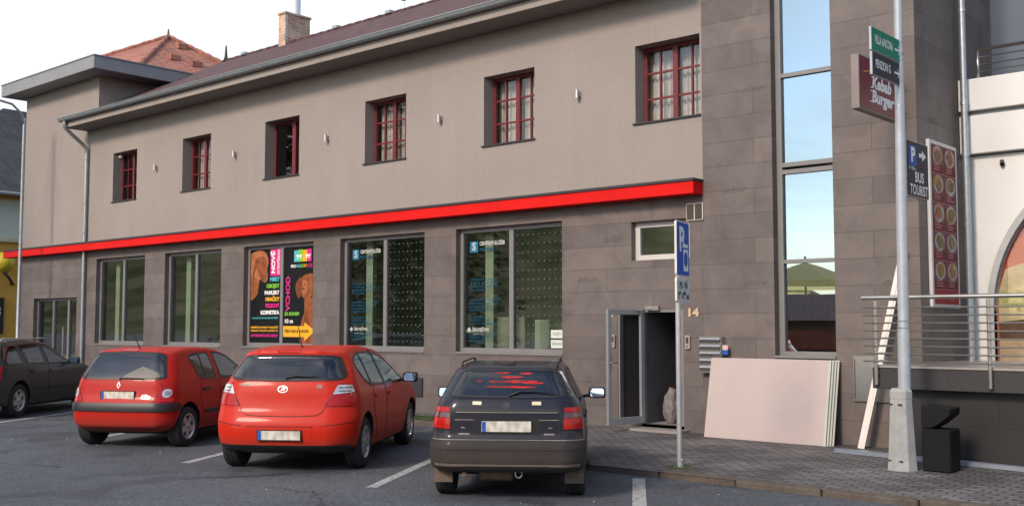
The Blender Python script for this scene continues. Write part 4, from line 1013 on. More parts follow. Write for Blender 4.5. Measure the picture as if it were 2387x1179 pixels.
# plasterboards leaning on the wall
def boards():
    labels=['pale plasterboard sheet, frontmost of the leaning stack','pale plasterboard sheet second from the front of the leaning stack','pale plasterboard sheet third from the front of the leaning stack','pale plasterboard sheet at the back of the leaning stack against the wall']
    for i in range(4):
        x0=-8.37+i*.02; x1=-6.475+i*.024; h=1.175; g=zp(13.8); y0=13.76+i*.034; y1=14.00+i*.034
        d=V((0,y1-y0,h)).normalized(); n=V((0,-d.z,d.y))
        t=thing('plasterboard',((x0+x1)/2,y0,g),labels[i],'plasterboard','plasterboards leaning on the wall')
        m=MB(); o=V((0,y0,g)); m.prism([(x0,0),(x1,0),(x1,h),(x0,h)],o,(1,0,0),d,-n*.0125*2); m.build('sheet',[PLAST],t,bevel=.004)
        m=MB()
        m.prism([(x1-.035,.0),(x1+.002,.0),(x1+.002,h),(x1-.035,h)],o+n*.0015,(1,0,0),d,n*.001); m.build('edge_tape',M('edge_tape',(.50,.52,.47),.8),t)
boards()
def beams():
    W=M('white_profile',(.80,.76,.70),.45,var=.05)
    t=thing('drywall_profile',(-6.03,13.86,zp(13.9)),'long white metal profile leaning against the wall behind the lamp post','metal profile')
    m=MB(); a=V((-6.03,13.86,zp(13.9))); b=V((-5.48,14.08,2.80)); d=(b-a)
    m.beam(a,b,.06,.035,up=(0,1,0)); m.beam(a+V((.05,-.01,0)),b+V((.05,-.01,-.02)),.03,.03,up=(0,1,0)); m.build('channel',W,t)
    t=thing('drywall_profile',(-5,13.1,zp(13.)),'grey metal profile lying on the pavement along the terrace foot','metal profile')
    m=MB(); m.beam((-6.10,13.28,zp(13.2)+.03),(-2.2,12.75,zp(12.8)+.03),.11,.05); m.build('channel',M('grey_profile',(.34,.38,.44),.4,metal=.5),t)
beams()
def wallthings():
    t=thing('house_number',(-8.77,VF,1.98),'pale house number on the stone cladding right of the entrance','house number'); m=MB(); vs,fs=textmesh('14',.17,.008)
    text(m,'14',.165,(-8.77,VF-.016,1.985),bold=.008,width=.19); m.build('numerals',M('brass_pale',(.70,.50,.32),.4,metal=.3),t,fixn=False)
    t=thing('intercom',(-8.86,VF,1.44),'small steel intercom panel between the doorway and the mailboxes','intercom'); m=MB(); m.box(-8.905,-8.815,VF-.035,VF-.003,1.43,1.64); b=m.build('case',M('intercom_beige',(.42,.34,.28),.5,metal=.3),t,bevel=.005); q=MB(); q.box(-8.88,-8.84,VF-.040,VF-.034,1.52,1.61); q.build('speaker_grille',DKM,b); q=MB(); q.box(-8.875,-8.845,VF-.041,VF-.034,1.455,1.495); q.build('button',STEEL,b)
    t=thing('mailbox_block',(-8.41,VF,1.1),'block of steel mailboxes on the wall above the plasterboards','mailboxes'); m=MB(); m.box(-8.60,-8.22,VF-.12,VF-.003,1.08,1.63); b=m.build('case',STEEL,t,bevel=.006)
    for i in range(5):
        z=1.62-i*.105; q=MB(); q.add([(-8.585,VF-.125,z-.09),(-8.235,VF-.125,z-.09),(-8.235,VF-.145,z-.045),(-8.585,VF-.145,z-.045),(-8.235,VF-.125,z-.01),(-8.585,VF-.125,z-.01)],[(0,1,2,3),(3,2,4,5)]); d=q.build('mailbox_door',STEEL,b); q=MB(); q.box(-8.57,-8.25,VF-.150,VF-.146,z-.052,z-.040); q.build('slot',DKM,d)
    t=thing('leaflet',(-8.20,VF-.1,1.45),'folded red, white and blue leaflet tucked beside the mailboxes','leaflet'); m=MB(); m.box(-8.215,-8.12,VF-.10,VF-.07,1.36,1.43); m.build('lower_half',flatmat('leaflet_blue',(.03,.10,.34)),t); m=MB(); m.box(-8.21,-8.125,VF-.095,VF-.075,1.431,1.50); u=m.build('upper_half',flatmat('leaflet_white',(.75,.68,.66)),t)
    m=MB()
    m.box(-8.19,-8.18,VF-.0975,VF-.0955,1.432,1.499); m.build('stripe',flatmat('leaflet_red',(.6,.04,.05)),u); m=MB(); m.box(-8.15,-8.14,VF-.0975,VF-.0955,1.432,1.499); m.build('stripe',flatmat('leaflet_red',(.6,.04,.05)),u)
    t=thing('meter_cabinet',(-5.96,VF,.76),'flat stainless cabinet door low on the tower wall behind the terrace corner','cabinet'); m=MB(); m.box(-6.22,-5.68,VF-.03,VF-.003,.76,1.38); b=m.build('cabinet_door',STEEL,t,bevel=.005); q=MB(); q.box(-6.20,-6.19,VF-.034,VF-.030,.80,1.34); q.build('hinge_line',DKM,b)
    # rubble sack in the doorway
    t=thing('rubble_sack',(-9.40,14.5,.25),'small lumpy grey rubble sack slumped inside the open doorway','sack'); 
    bm=bmesh.new(); bmesh.ops.create_icosphere(bm,subdivisions=4,radius=1); rs=random.Random(4)
    from mathutils import noise
    for v in bm.verts:
        p=v.co.copy(); r=1+.22*noise.noise(p*1.8)+.10*noise.noise(p*5); f=1-.18*max(0,p.z)
        if abs(p.z-.25)<.18: r*=.90
        v.co=V((p.x*.14*r*f,p.y*.13*r*f,max(-.27,p.z*.28*r)+.265))
    for f in bm.faces: f.smooth=True
    me=bpy.data.meshes.new('sack'); bm.to_mesh(me); bm.free(); me.materials.append(M('sack_cloth',(.20,.18,.18),.95,var=.3,vs=10,bump=.4,bs=40)); o=link(me,'sack',t); o.location=(0,0,0)
    q=MB(); q.lathe([(.04,.47),(.022,.52),(.05,.56),(.0,.55)],10,'z',(-9.40,14.5,.25)); q.build('tied_neck',me.materials[0],t,smooth=True)
wallthings()
# blade sign
def kebab():
    x1=-5.42; x0=x1-.11
    t=thing('blade_sign',(x1,13.3,4.5),'burgundy lightbox sign with white lettering projecting from the stair tower','shop sign')
    m=MB(); m.box(x0,x1,12.66,13.92,4.48,5.17); b=m.build('lightbox_case',M('lightbox_grey',(.24,.20,.18),.5,metal=.3),t,bevel=.008)
    f=MB(); f.flat([(12.68,4.50),(13.90,4.50),(13.90,5.15),(12.68,5.15)],(x1+.003,0,0),(0,1,0),(0,0,1)); fo=f.build('face',flatmat('sign_burgundy',(.17,.016,.030),.35),b,fixn=False)
    q=MB(); text(q,'Kebab',.215,(x1+.006,13.34,4.865),ex=(0,1,0),bold=.009,shear=.2,width=.62); text(q,'Burger',.215,(x1+.006,13.37,4.685),ex=(0,1,0),bold=.009,shear=.2,width=.72)
    # bracketed serifs on the capitals
    for yy,zz in ((13.03,4.79),(13.06,4.925),(13.0,4.61),(13.03,4.745)): q.add([(x1+.0065,yy-.035,zz),(x1+.0065,yy+.045,zz),(x1+.0065,yy+.045,zz+.016),(x1+.0065,yy-.035,zz+.016)],[(0,1,2,3)])
    q.build('lettering',WHT,b,fixn=False)
    q=MB(); q.flat([(12.78,4.945),(12.95,4.985),(13.12,5.04),(13.12,5.055),(12.95,5.005),(12.78,4.965)],(x1+.006,0,0),(0,1,0),(0,0,1)); q.build('swoosh',flatmat('sign_gold',(.55,.22,.05)),b,fixn=False)
    q=MB(); q.box(x0+.03,x1-.03,13.925,VF-.003,4.62,4.67); q.box(x0+.03,x1-.03,13.925,VF-.003,5.0,5.05); q.build('bracket',DKM,t)
kebab()
def menu():
    x=-5.28; y0,y1,z0,z1=14.45,15.50,2.03,4.31
    t=thing('menu_board',(x,(y0+y1)/2,z0),'tall white-framed menu board with ten food pictures on the side wall','menu board')
    m=MB(); m.box(x+.003,x+.05,y0,y1,z0,z1); b=m.build('frame',M('frame_white',(.62,.60,.60),.5),t,bevel=.004)
    f=MB(); f.flat([(y0+.06,z0+.05),(y1-.06,z0+.05),(y1-.06,z1-.05),(y0+.06,z1-.05)],(x+.053,0,0),(0,1,0),(0,0,1)); bk=f.build('backing',flatmat('menu_pink',(.30,.09,.11)),b,fixn=False)
    rnd=random.Random(9); H=(z1-z0-.10-.20)/5; W=(y1-y0-.12)/2
    foods=[((.50,.26,.10),(.30,.13,.05)),((.48,.30,.12),(.35,.12,.06)),((.55,.24,.05),(.30,.12,.04)),((.52,.25,.07),(.22,.08,.03)),((.50,.27,.09),(.40,.10,.05)),((.55,.27,.07),(.25,.09,.03)),((.42,.20,.08),(.20,.16,.05)),((.35,.27,.12),(.25,.20,.08)),((.50,.33,.12),(.45,.14,.06)),((.60,.38,.14),(.40,.16,.06))]
    for r in range(5):
        for c in range(2):
            ya=y0+.06+c*W+.012; yb=ya+W-.024; zb=z1-.05-r*H-.012; za=zb-H+.024; zm=za+(zb-za)*.30; k=r*2+c
            q=MB(); q.flat([(ya,zm),(yb,zm),(yb,zb),(ya,zb)],(x+.056,0,0),(0,1,0),(0,0,1)); ph=q.build('picture',flatmat('menu_dark',(.15,.055,.055)),b,fixn=False); q=MB(); q.flat(circ((ya+yb)/2,(zm+zb)/2,.19,.125,20),(x+.0568,0,0),(0,1,0),(0,0,1)); q.build('plate_print',flatmat('menu_white',(.42,.37,.34)),ph,fixn=False)
            q=MB(); q.flat([(ya,za),(yb,za),(yb,zm),(ya,zm)],(x+.056,0,0),(0,1,0),(0,0,1)); cp=q.build('caption',flatmat('menu_maroon',(.14,.012,.022)),b,fixn=False)
            q=MB(); 
            for i in range(3): q.flat([(ya+.06,za+.03+i*.035),(ya+.06+rnd.uniform(.15,.30),za+.03+i*.035),(ya+.06+rnd.uniform(.15,.30),za+.045+i*.035),(ya+.06,za+.045+i*.035)],(x+.058,0,0),(0,1,0),(0,0,1))
            q.build('caption_lines',flatmat('menu_text',(.42,.20,.18)),cp,fixn=False)
            cy,cz=(ya+yb)/2,(zm+zb)/2
            for j in range(6):
                q=MB(); col=foods[k][j%2]; col=[min(1,v*.72*rnd.uniform(.75,1.2)) for v in col]
                if j==4: col=(.12,.14,.05)
                pts=[(cy+rnd.uniform(-.07,.07)+math.cos(a)*rnd.uniform(.05,.13),cz+rnd.uniform(-.05,.05)+math.sin(a)*rnd.uniform(.03,.09)) for a in [i*.7 for i in range(9)]]
                oy=rnd.uniform(-.05,.05); oz=rnd.uniform(-.03,.03)
                pts=[(cy+oy+math.cos(i*.7)*rnd.uniform(.08,.18)*(1-.09*j),cz+oz+math.sin(i*.7)*rnd.uniform(.06,.13)*(1-.09*j)) for i in range(9)]
                q.flat(pts,(x+.0575+.0012*j,0,0),(0,1,0),(0,0,1)); q.build('food_print',M('food',col,.6,var=.35,vs=25),ph,fixn=False)
    q=MB(); q.flat([(y0+.08,z0+.06),(y1-.08,z0+.06),(y1-.08,z0+.24),(y0+.08,z0+.24)],(x+.056,0,0),(0,1,0),(0,0,1)); o=q.build('footer',flatmat('menu_red',(.30,.02,.03)),b,fixn=False)
    q=MB(); text(q,'Kebab Burger',.10,(x+.059,(y0+y1)/2,z0+.15),ex=(0,1,0),shear=.2,bold=.003); q.build('lettering',flatmat('menu_text',(.42,.20,.18)),o,fixn=False)
menu()
# ------------------------------------------------------------------ terrace, railing, white restaurant
def terrace():
    t=thing('terrace',(-3,13.1,.12),'raised dark granite terrace with overhanging slab beside the stair tower','terrace')
    m=MB(); m.box(-5.52,8,13.10,15.88,1.01,1.27); m.build('slab',BLKSTONE,t,bevel=.008)
    m=MB(); m.box(-5.53,8,13.085,15.87,1.272,1.30); m.build('floor_edge',M('slab_edge_steel',(.40,.37,.34),.4,metal=.6),t)
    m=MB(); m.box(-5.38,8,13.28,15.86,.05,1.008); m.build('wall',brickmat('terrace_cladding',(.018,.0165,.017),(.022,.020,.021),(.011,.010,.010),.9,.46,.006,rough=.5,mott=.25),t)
    r=thing('terrace_railing',(-3,13.1,1.27),'stainless railing with horizontal rods around the raised terrace','railing')
    for x,y in ((-5.45,13.06),(-4.09,13.06),(-2.7,13.06),(-1.3,13.06),(.1,13.06),(1.5,13.06),(-5.48,13.95)):
        m=MB(); m.tube([(x,y,1.06),(x,y,2.10)],.024,12); p=m.build('post',STEEL,r,autos=40); 
        q=MB(); q.box(x-.02,x+.02,y+.0,y+.05,1.10,1.14); q.box(x-.02,x+.02,y,y+.05,1.20,1.24); q.build('post_fixing',STEEL,p)
    m=MB(); m.tube([(-5.62,13.06,2.14),(4,13.06,2.14)],.027,12); m.tube([(-5.48,13.06,2.14),(-5.48,14.1,2.14)],.027,12); m.build('handrail',STEEL,r,autos=50)
    for i in range(8):
        z=1.35+i*.095; m=MB(); m.tube([(-5.60,13.03,z),(4,13.03,z)],.010,8); m.build('rod',STEEL,r,smooth=True)
        m=MB(); m.tube([(-5.51,13.03,z),(-5.51,14.12,z)],.008,8); m.build('rod',STEEL,r,smooth=True)
terrace()
def restaurant():
    v=15.9; t=thing('restaurant_building',(-2,v,.12),'white rendered restaurant with balcony bands and a big round-arched window','building')
    # wall with arched opening, built as a fan around the arch
    uc,zc,Rr=-2.80,2.0,2.10; n=40
    arc=[(uc+Rr*math.cos(math.pi-a),zc+Rr*math.sin(math.pi-a)) for a in [math.pi*i/n for i in range(n+1)]]
    arc=[(uc-Rr,1.0)]+arc+[(uc+Rr,1.0)]
    m=MB(); top=4.22
    for i in range(len(arc)-1):
        a,b=arc[i],arc[i+1]
        if abs(a[0]-b[0])<1e-6: continue
        m.quad((a[0],v,a[1]),(b[0],v,b[1]),(b[0],v,top),(a[0],v,top))
    m.quad((-5.28,v,0),(uc-Rr,v,0),(uc-Rr,v,top),(-5.28,v,top)); m.quad((uc+Rr,v,0),(8,v,0),(8,v,top),(uc+Rr,v,top)); m.quad((uc-Rr,v,0),(uc+Rr,v,0),(uc+Rr,v,1.0),(uc-Rr,v,1.0))
    for i in range(len(arc)-1):
        a,b=arc[i],arc[i+1]; m.quad((a[0],v,a[1]),(a[0],v+.2,a[1]),(b[0],v+.2,b[1]),(b[0],v,b[1]))
    m.quad((8,v,0),(8,24,0),(8,24,4.2),(8,v,4.2)); m.quad((-5.28,24,0),(-5.28,24,4.2),(8,24,4.2),(8,24,0))
    m.build('wall',WHITE,t,fixn=False)
    tr=MB(); out=shrink(arc,-.0); 
    for i in range(len(arc)-1):
        a,b=V(arc[i]),V(arc[i+1]); c=V((uc,zc)); 
        oa=a+(a-c).normalized()*.09 if arc[i][1]>=zc else a+V((-.09 if a.x<uc else .09,0)); ob=b+(b-c).normalized()*.09 if arc[i+1][1]>=zc else b+V((-.09 if b.x<uc else .09,0))
        tr.quad((a.x,v-.03,a.y),(b.x,v-.03,b.y),(ob.x,v-.03,ob.y),(oa.x,v-.03,oa.y)); tr.quad((oa.x,v-.03,oa.y),(ob.x,v-.03,ob.y),(ob.x,v-.002,ob.y),(oa.x,v-.002,oa.y)); tr.quad((a.x,v-.03,a.y),(a.x,v+.1,a.y),(b.x,v+.1,b.y),(b.x,v-.03,b.y))
    w=tr.build('arched_window',M('arch_trim',(.46,.47,.45),.6),t,fixn=False)
    # printed film behind the glass: a huge burger
    y=v+.14; fl=MB(); fl.flat(arc,(0,y,0),(1,0,0),(0,0,1)); film=fl.build('window_film',M('film_red',(.55,.10,.05),.5,var=.2,vs=1.2),w,fixn=False)
    def band(zf,mat,lay):
        q=MB(); pts=[]; K=40; xs=[uc-Rr+.02+(2*Rr-.04)*i/K for i in range(K+1)]
        lim=lambda x:zc+math.sqrt(max(0,Rr*Rr-(x-uc)**2))-.02
        hi=[min(zf[1](x),lim(x)) for x in xs]; lo=[min(zf[0](x),lim(x)) for x in xs]
        for i in range(K): q.quad((xs[i],y-.002*lay,lo[i]),(xs[i+1],y-.002*lay,lo[i+1]),(xs[i+1],y-.002*lay,hi[i+1]),(xs[i],y-.002*lay,hi[i]))
        q.build('burger_print',mat,film,fixn=False)
    band((lambda x:1.62,lambda x:2.95-.10*(x-uc)**2+.03*math.sin(x*5)),M('bun_print',(.62,.50,.28),.5,var=.35,vs=2.5),1)
    band((lambda x:2.02+.04*math.sin(6*x),lambda x:2.25+.05*math.sin(5*x)),M('salad_print',(.42,.42,.16),.5,var=.4,vs=8),2)
    band((lambda x:1.62+.02*math.sin(7*x),lambda x:1.86+.03*math.sin(4*x)),M('patty_print',(.10,.045,.02),.5,var=.5,vs=9),3)
    band((lambda x:1.0,lambda x:1.60+.03*math.sin(5*x)),M('bun_base_print',(.50,.36,.22),.5,var=.3,vs=5),2)
    q=MB(); q.flat(arc,(0,v+.10,0),(1,0,0),(0,0,1)); q.build('pane',glass('arch_glass',(.92,.92,.9),.02),w,fixn=False)
    # balcony bands
    m=MB(); m.box(-5.27,8,v-.12,v+1.5,4.25,4.80); m.build('balcony_band',WHITE,t,bevel=.006)
    m=MB(); m.box(-5.27,8,v-.06,v+1.5,4.803,4.87); m.build('painted_shade_line',M('shade_line_grey',(.22,.23,.24),.8),t)  # shade line under the parapet, painted in as a grey recessed strip
    m=MB(); m.box(-5.27,8,v-.14,v+.06,4.872,5.33); m.build('parapet',WHITE,t,bevel=.006)
    m=MB(); m.quad((-5.27,v+1.5,4.8),(8,v+1.5,4.8),(8,v+1.5,13),(-5.27,v+1.5,13)); m.quad((8,v+1.5,4.8),(8,24,4.8),(8,24,13),(8,v+1.5,13)); m.build('upper_wall',BLUEG,t,fixn=False)
    for x in (-5.0,-3.6,-2.2,-.8,.6):
        m=MB(); m.tube([(x,v-.08,5.33),(x,v-.08,5.74)],.02,10); m.build('railing_post',STEEL,t,smooth=True)
    m=MB(); m.tube([(-5.02,v-.08,5.75),(4,v-.08,5.75)],.024,10); m.build('handrail',STEEL,t,smooth=True)
    for z in (5.43,5.53,5.64): m=MB(); m.tube([(-5.0,v-.08,z),(4,v-.08,z)],.008,8); m.build('railing_rod',STEEL,t,smooth=True)
    m=MB(); m.tube([(-5.16,v-.22,1.3),(-5.16,v-.22,13)],.05,12); d=m.build('downpipe',GALV,t,autos=50)
    for z in (2.2,3.2,4.2,4.95,6.3): m=MB(); m.lathe([(.058,z),(.058,z+.05)],12,'z',(-5.16,v-.22,0)); m.build('pipe_clamp',GALV,d)
    m=MB(); m.lathe([(.03,0),(.03,.05),(0,.06)],10,'y',(-4.72,v-.06,4.07)); m.box(-4.74,-4.70,v-.08,v-.02,4.08,4.13); m.build('bell',DKM,t)
restaurant()
# ------------------------------------------------------------------ left edge
def left_side():
    t=thing('yellow_building',(-42,16,.1),'yellow and cream house with dark hipped roof at the left edge','building')
    X=-38.
    m=MB(); m.box(-52,X,13.5,27,.0,4.72); m.build('lower_wall',YEL,t)
    m=MB(); m.box(-52,X-.05,13.55,26.95,4.725,6.2); m.build('upper_wall',CREAMW,t)
    m=MB(); m.box(-52.1,X+.12,13.4,27.1,4.70,4.83); m.build('cornice',M('cornice_pale',(.62,.56,.44),.8),t)
    m=MB(); m.box(-52.1,X+.10,13.4,27.1,6.201,6.36); m.build('eaves_board',YEL,t)
    m=MB(); m.add([(X+.4,13,6.37),(X+.4,27.4,6.37),(-52.4,27.4,6.37),(-52.4,13,6.37),(-45,19,10.8),(-45.2,21.5,10.8)],[(0,1,5,4),(1,2,5),(2,3,4,5),(3,0,4),(3,2,1,0)]); m.build('roof',ROOFG,t)
    m=MB(); m.tube([(X+.45,13,6.36),(X+.45,27.4,6.36)],.07,8); m.build('gutter',GUT,t)
    for y in (16.1,):
        pass
    m=MB(); m.box(X+.003,X+.06,15.15,16.25,1.5,2.75); o=m.build('shop_door',M('blackboard',(.02,.02,.022),.5),t)
    q=MB(); text(q,'3',.5,(X+.065,16.05,2.25),ex=(0,1,0),bold=.01); q.build('lettering',WHT,o,fixn=False)
    l=thing('globe_sign',(X+.5,16.3,3.6),'round yellow globe sign on a black bracket on the yellow house','sign')
    m=MB(); m.lathe([(0.001,-.36)]+[(.36*math.sin(a),-.36*math.cos(a)) for a in [i*math.pi/14 for i in range(1,14)]]+[(0.001,.36)],24,'z',(X+.55,16.0,3.95)); m.build('globe',M('globe_yellow',(.62,.50,.03),.35,var=.12,vs=5),l,smooth=True)
    m=MB(); m.tube([(X+.01,16.5,3.25),(X+.35,16.4,3.22),(X+.55,16.2,3.4),(X+.55,16.0,3.6)],.05,10); m.build('bracket',DKM,l,smooth=True)
    x,y=-30.,13.25; z0=zp(13.3)
    s=thing('street_lamp',(x,y,z0),'slender galvanised street lamp with curved arm at the left building corner','street lamp')
    m=MB(); m.lathe([(.07,0),(.07,1.2),(.055,1.25),(.045,4),(.038,7.45)],14,'z',(x,y,z0)); m.build('pole',GALV,s,autos=40)
    m=MB(); m.tube([(x,y,7.40),(x,y-.08,7.72),(x,y-.35,7.95),(x,y-.8,8.02),(x,y-2.8,8.12)],.035,8); m.build('arm',GALV,s,smooth=True)
    m=MB(); m.box(x-.12,x+.12,y-3.4,y-2.8,8.07,8.19); m.build('lamp_head',POLE,s,bevel=.03)
    h=thing('hip_roofed_house',(-44,27,.1),'house behind with an orange tiled pyramid roof','building')
    ax,ay,az=-40.7-1.4,24.,14.05; hw=5.0; zb=az-3.6
    ax=-40.75
    m=MB(); m.box(-45.8,-37.8,21.2,26.5,.05,11.3); m.build('wall',CREAMW,h)
    bc=[V((-46.6,20.25,12.30)),V((-37.2,20.5,11.4)),V((-37.0,26.0,11.9)),V((-46.6,29,12.30))]
    m=MB(); m.add(bc+[V((ax,ay,az))],[(0,1,4),(1,2,4),(2,3,4),(3,0,4),(2,1,0),(3,2,0)]); r=m.build('roof',ROOFR,h)
    m=MB()
    for a in bc[:3]:
        b=V((ax,ay,az)); m.tube([a.lerp(b,i/20)+V((0,0,.03+.03*(i%2))) for i in range(21)],.09,8)
    m.build('hip_tiles',ROOFR,r)
    for (dx,fz) in ((.35,.75),(.1,.42),(.62,.30)):
        # small roof vents on the slope that faces the street side
        q0=bc[1].lerp(bc[2],.5 if dx>.3 else .25).lerp(V((ax,ay,az)),fz); px,y,pz=q0
        q=MB(); q.prism([(-.2,-.05),(.25,-.1),(.25,.12),(.05,.2)],(px,y,pz),(1,0,0),(0,0,1),(0,.45,0)); q.build('roof_vent',ROOFR,r)
    m=MB(); m.tube([(ax,ay,az-.1),(ax,ay,az+.35)],[.08,.03],8); m.build('finial',ROOFR,r)
left_side()
# ------------------------------------------------------------------ across the street, seen only as reflections in the glass, plus added shade and reflection objects
def woodmat():
    m,nt,out=_mat('wooded_slope'); b=N(nt,'ShaderNodeBsdfPrincipled'); b.inputs['Roughness'].default_value=.95; b.inputs['Specular IOR Level'].default_value=.1
    tc=N(nt,'ShaderNodeTexCoord'); v=N(nt,'ShaderNodeTexNoise'); v.inputs['Scale'].default_value=.06; v.inputs['Detail'].default_value=12; v.inputs['Roughness'].default_value=.75; nt.links.new(tc.outputs['Object'],v.inputs['Vector'])
    r=ramp(nt,[(.34,(.015,.022,.010)),(.46,(.075,.092,.034)),(.56,(.165,.16,.085)),(.68,(.24,.205,.135))]); nt.links.new(v.outputs['Fac'],r.inputs['Fac']); nt.links.new(r.outputs[0],b.inputs['Base Color'])
    nt.links.new(b.outputs[0],out.inputs[0]); return m
def behind():
    from mathutils import noise
    hill=woodmat()
    m=MB(); nx,ny=90,34; vs=[]
    for j in range(ny+1):
        for i in range(nx+1):
            x=-420+i*620/nx; y=-70-j*9.0; t=j/ny
            ridge=(.5-.5*math.cos(min(1,t*1.15)*math.pi)); side=1/(1+math.exp(((x+7)/(14-y)+.56)/.03))*.97+.03
            h=62*ridge*side+noise.noise(V((x*.03,y*.03,0)))*7*ridge+abs(noise.noise(V((x*.13,y*.13,3))))*6.5*min(1,t*6)
            vs.append((x,y,h-.1))
    fs=[(j*(nx+1)+i,j*(nx+1)+i+1,(j+1)*(nx+1)+i+1,(j+1)*(nx+1)+i) for j in range(ny) for i in range(nx)]
    m.add(vs,fs); tag(m.build('hillside',hill,smooth=True),kind='structure')
    kx,ky=-17.6,-9.
    t=thing('market_kiosk',(kx,ky,.05),'low kiosk with brown tiled roof across the street, mirrored in the stair window','kiosk')
    m=MB(); m.box(kx-2.2,kx+2.2,ky-2,ky+2,.05,1.95); m.build('wall',M('kiosk_wall',(.20,.11,.07),.7,var=.3),t)
    m=MB(); m.add([(kx-2.7,ky-2.5,1.95),(kx+2.7,ky-2.5,1.95),(kx+2.7,ky+2.5,1.95),(kx-2.7,ky+2.5,1.95),(kx-1.5,ky,2.95),(kx+1.5,ky,2.95)],[(0,1,5,4),(1,2,5),(2,3,4,5),(3,0,4),(3,2,1,0)]); m.build('roof',ROOFT,t)
    m=MB(); m.prism([(-2.1,.95),(2.1,.95),(1.9,1.60),(-1.9,1.60)],(kx,ky+2.02,0),(1,0,0),(0,0,1),(0,.25,0)); m.build('awning',M('awning_red_brown',(.26,.06,.035),.8,var=.6,vs=2.2),t)
    # tall spruces added out of view so their shadow dims the left block, their crowns show in the shop glass
    need=M('spruce_needles',(.045,.062,.026),.9,var=.5,vs=1.2); bark=M('spruce_bark',(.10,.075,.055),.9,var=.3,vs=6)
    for n,(x,y,hh,l) in enumerate(((-32.5,-3.5,17.5,'added tall dark spruce, unseen across the street, nearest the camera'),(-37.5,-6.0,19.,'added tallest dark spruce, unseen across the street, in the middle of its row'),(-43.,-4.,16.,'added dark spruce, unseen across the street, farthest from the camera'))):
        t=thing('added_spruce',(x,y,.05),l,'tree','added unseen spruces across the street'); rt=random.Random(40+n)
        m=MB(); m.tube([(x,y,.05),(x,y,hh*.5),(x,y,hh*.97)],[.28,.17,.03],10); m.build('trunk',bark,t,smooth=True)
        m=MB()
        for k in range(5200):
            z=1.6+(hh-1.6)*rt.random()**1.25; rad=(1-z/hh)**.85*3.5*(1+.18*math.sin(z*4.1)); a=rt.uniform(0,6.283); r=rad*math.sqrt(rt.uniform(.12,1))*(1+.15*math.sin(a*5+z)); s=rt.uniform(.16,.36)
            c=V((x+r*math.cos(a),y+r*math.sin(a),z-r*.22)); d=V((math.cos(a)+rt.uniform(-.5,.5),math.sin(a)+rt.uniform(-.5,.5),rt.uniform(-.6,.2))).normalized(); e=d.cross(V((rt.uniform(-1,1),rt.uniform(-1,1),1))).normalized()*s*.45
            m.add([c-d*s*.5,c+e,c+d*s,c-e],[(0,1,2,3)])
        m.build('crown',need,t,fixn=False)
    canvas,nt,out=_mat('canvas_cream'); d=N(nt,'ShaderNodeBsdfDiffuse'); d.inputs[0].default_value=(.97,.86,.48,1); q=N(nt,'ShaderNodeBsdfTranslucent'); q.inputs[0].default_value=(.97,.86,.45,1); mx=N(nt,'ShaderNodeMixShader'); mx.inputs[0].default_value=.65
    nt.links.new(d.outputs[0],mx.inputs[1]); nt.links.new(q.outputs[0],mx.inputs[2]); nt.links.new(mx.outputs[0],out.inputs[0])
    # plain townhouse added unseen opposite, to darken what the tail ends of the cars mirror
    h=thing('townhouse',(8,-24,.05),'added plain ochre townhouse, unseen behind the camera, mirrored in the car paint','building')
    m=MB(); m.box(-7,26,-34,-22,.05,8.2); m.build('wall',M('ochre_render',(.50,.30,.17),.9,var=.08),h)
    m=MB(); m.add([(-7.5,-34.5,8.2),(26.5,-34.5,8.2),(26.5,-21.5,8.2),(-7.5,-21.5,8.2),(-3,-28,12),(22,-28,12)],[(0,1,5,4),(1,2,5),(2,3,4,5),(3,0,4),(3,2,1,0)]); m.build('roof',ROOFT,h)
    for zz in (1.2,5.0):
        for k in range(9):
            m=MB(); m.box(-5.4+k*3.5,-4.1+k*3.5,-21.99,-21.95,zz,zz+1.8); w=m.build('window',M('pane_dark',(.03,.035,.04),.15),h)
            m=MB(); m.box(-5.5+k*3.5,-4.0+k*3.5,-21.99,-21.90,zz-.12,zz-.003); m.build('sill',CREAMW,w)
    for i,(x,y,l) in enumerate(((-20.6,-13.5,'large cream parasol across the street, nearer to the tiled kiosk, mirrored in the stair window'),(-25.6,-19.,'large cream parasol across the street, farther from the tiled kiosk, mirrored in the stair window'))):
        u=thing('market_parasol',(x,y,.05),l,'parasol','parasols across the street')
        m=MB(); m.lathe([(2.4,3.35),(2.42,3.65),(0.05,4.45)],8,'z',(x,y,0)); m.build('canopy',canvas,u); m=MB(); m.tube([(x,y,.05),(x,y,4.7)],.05,8); m.build('pole',POLE,u)
behind()
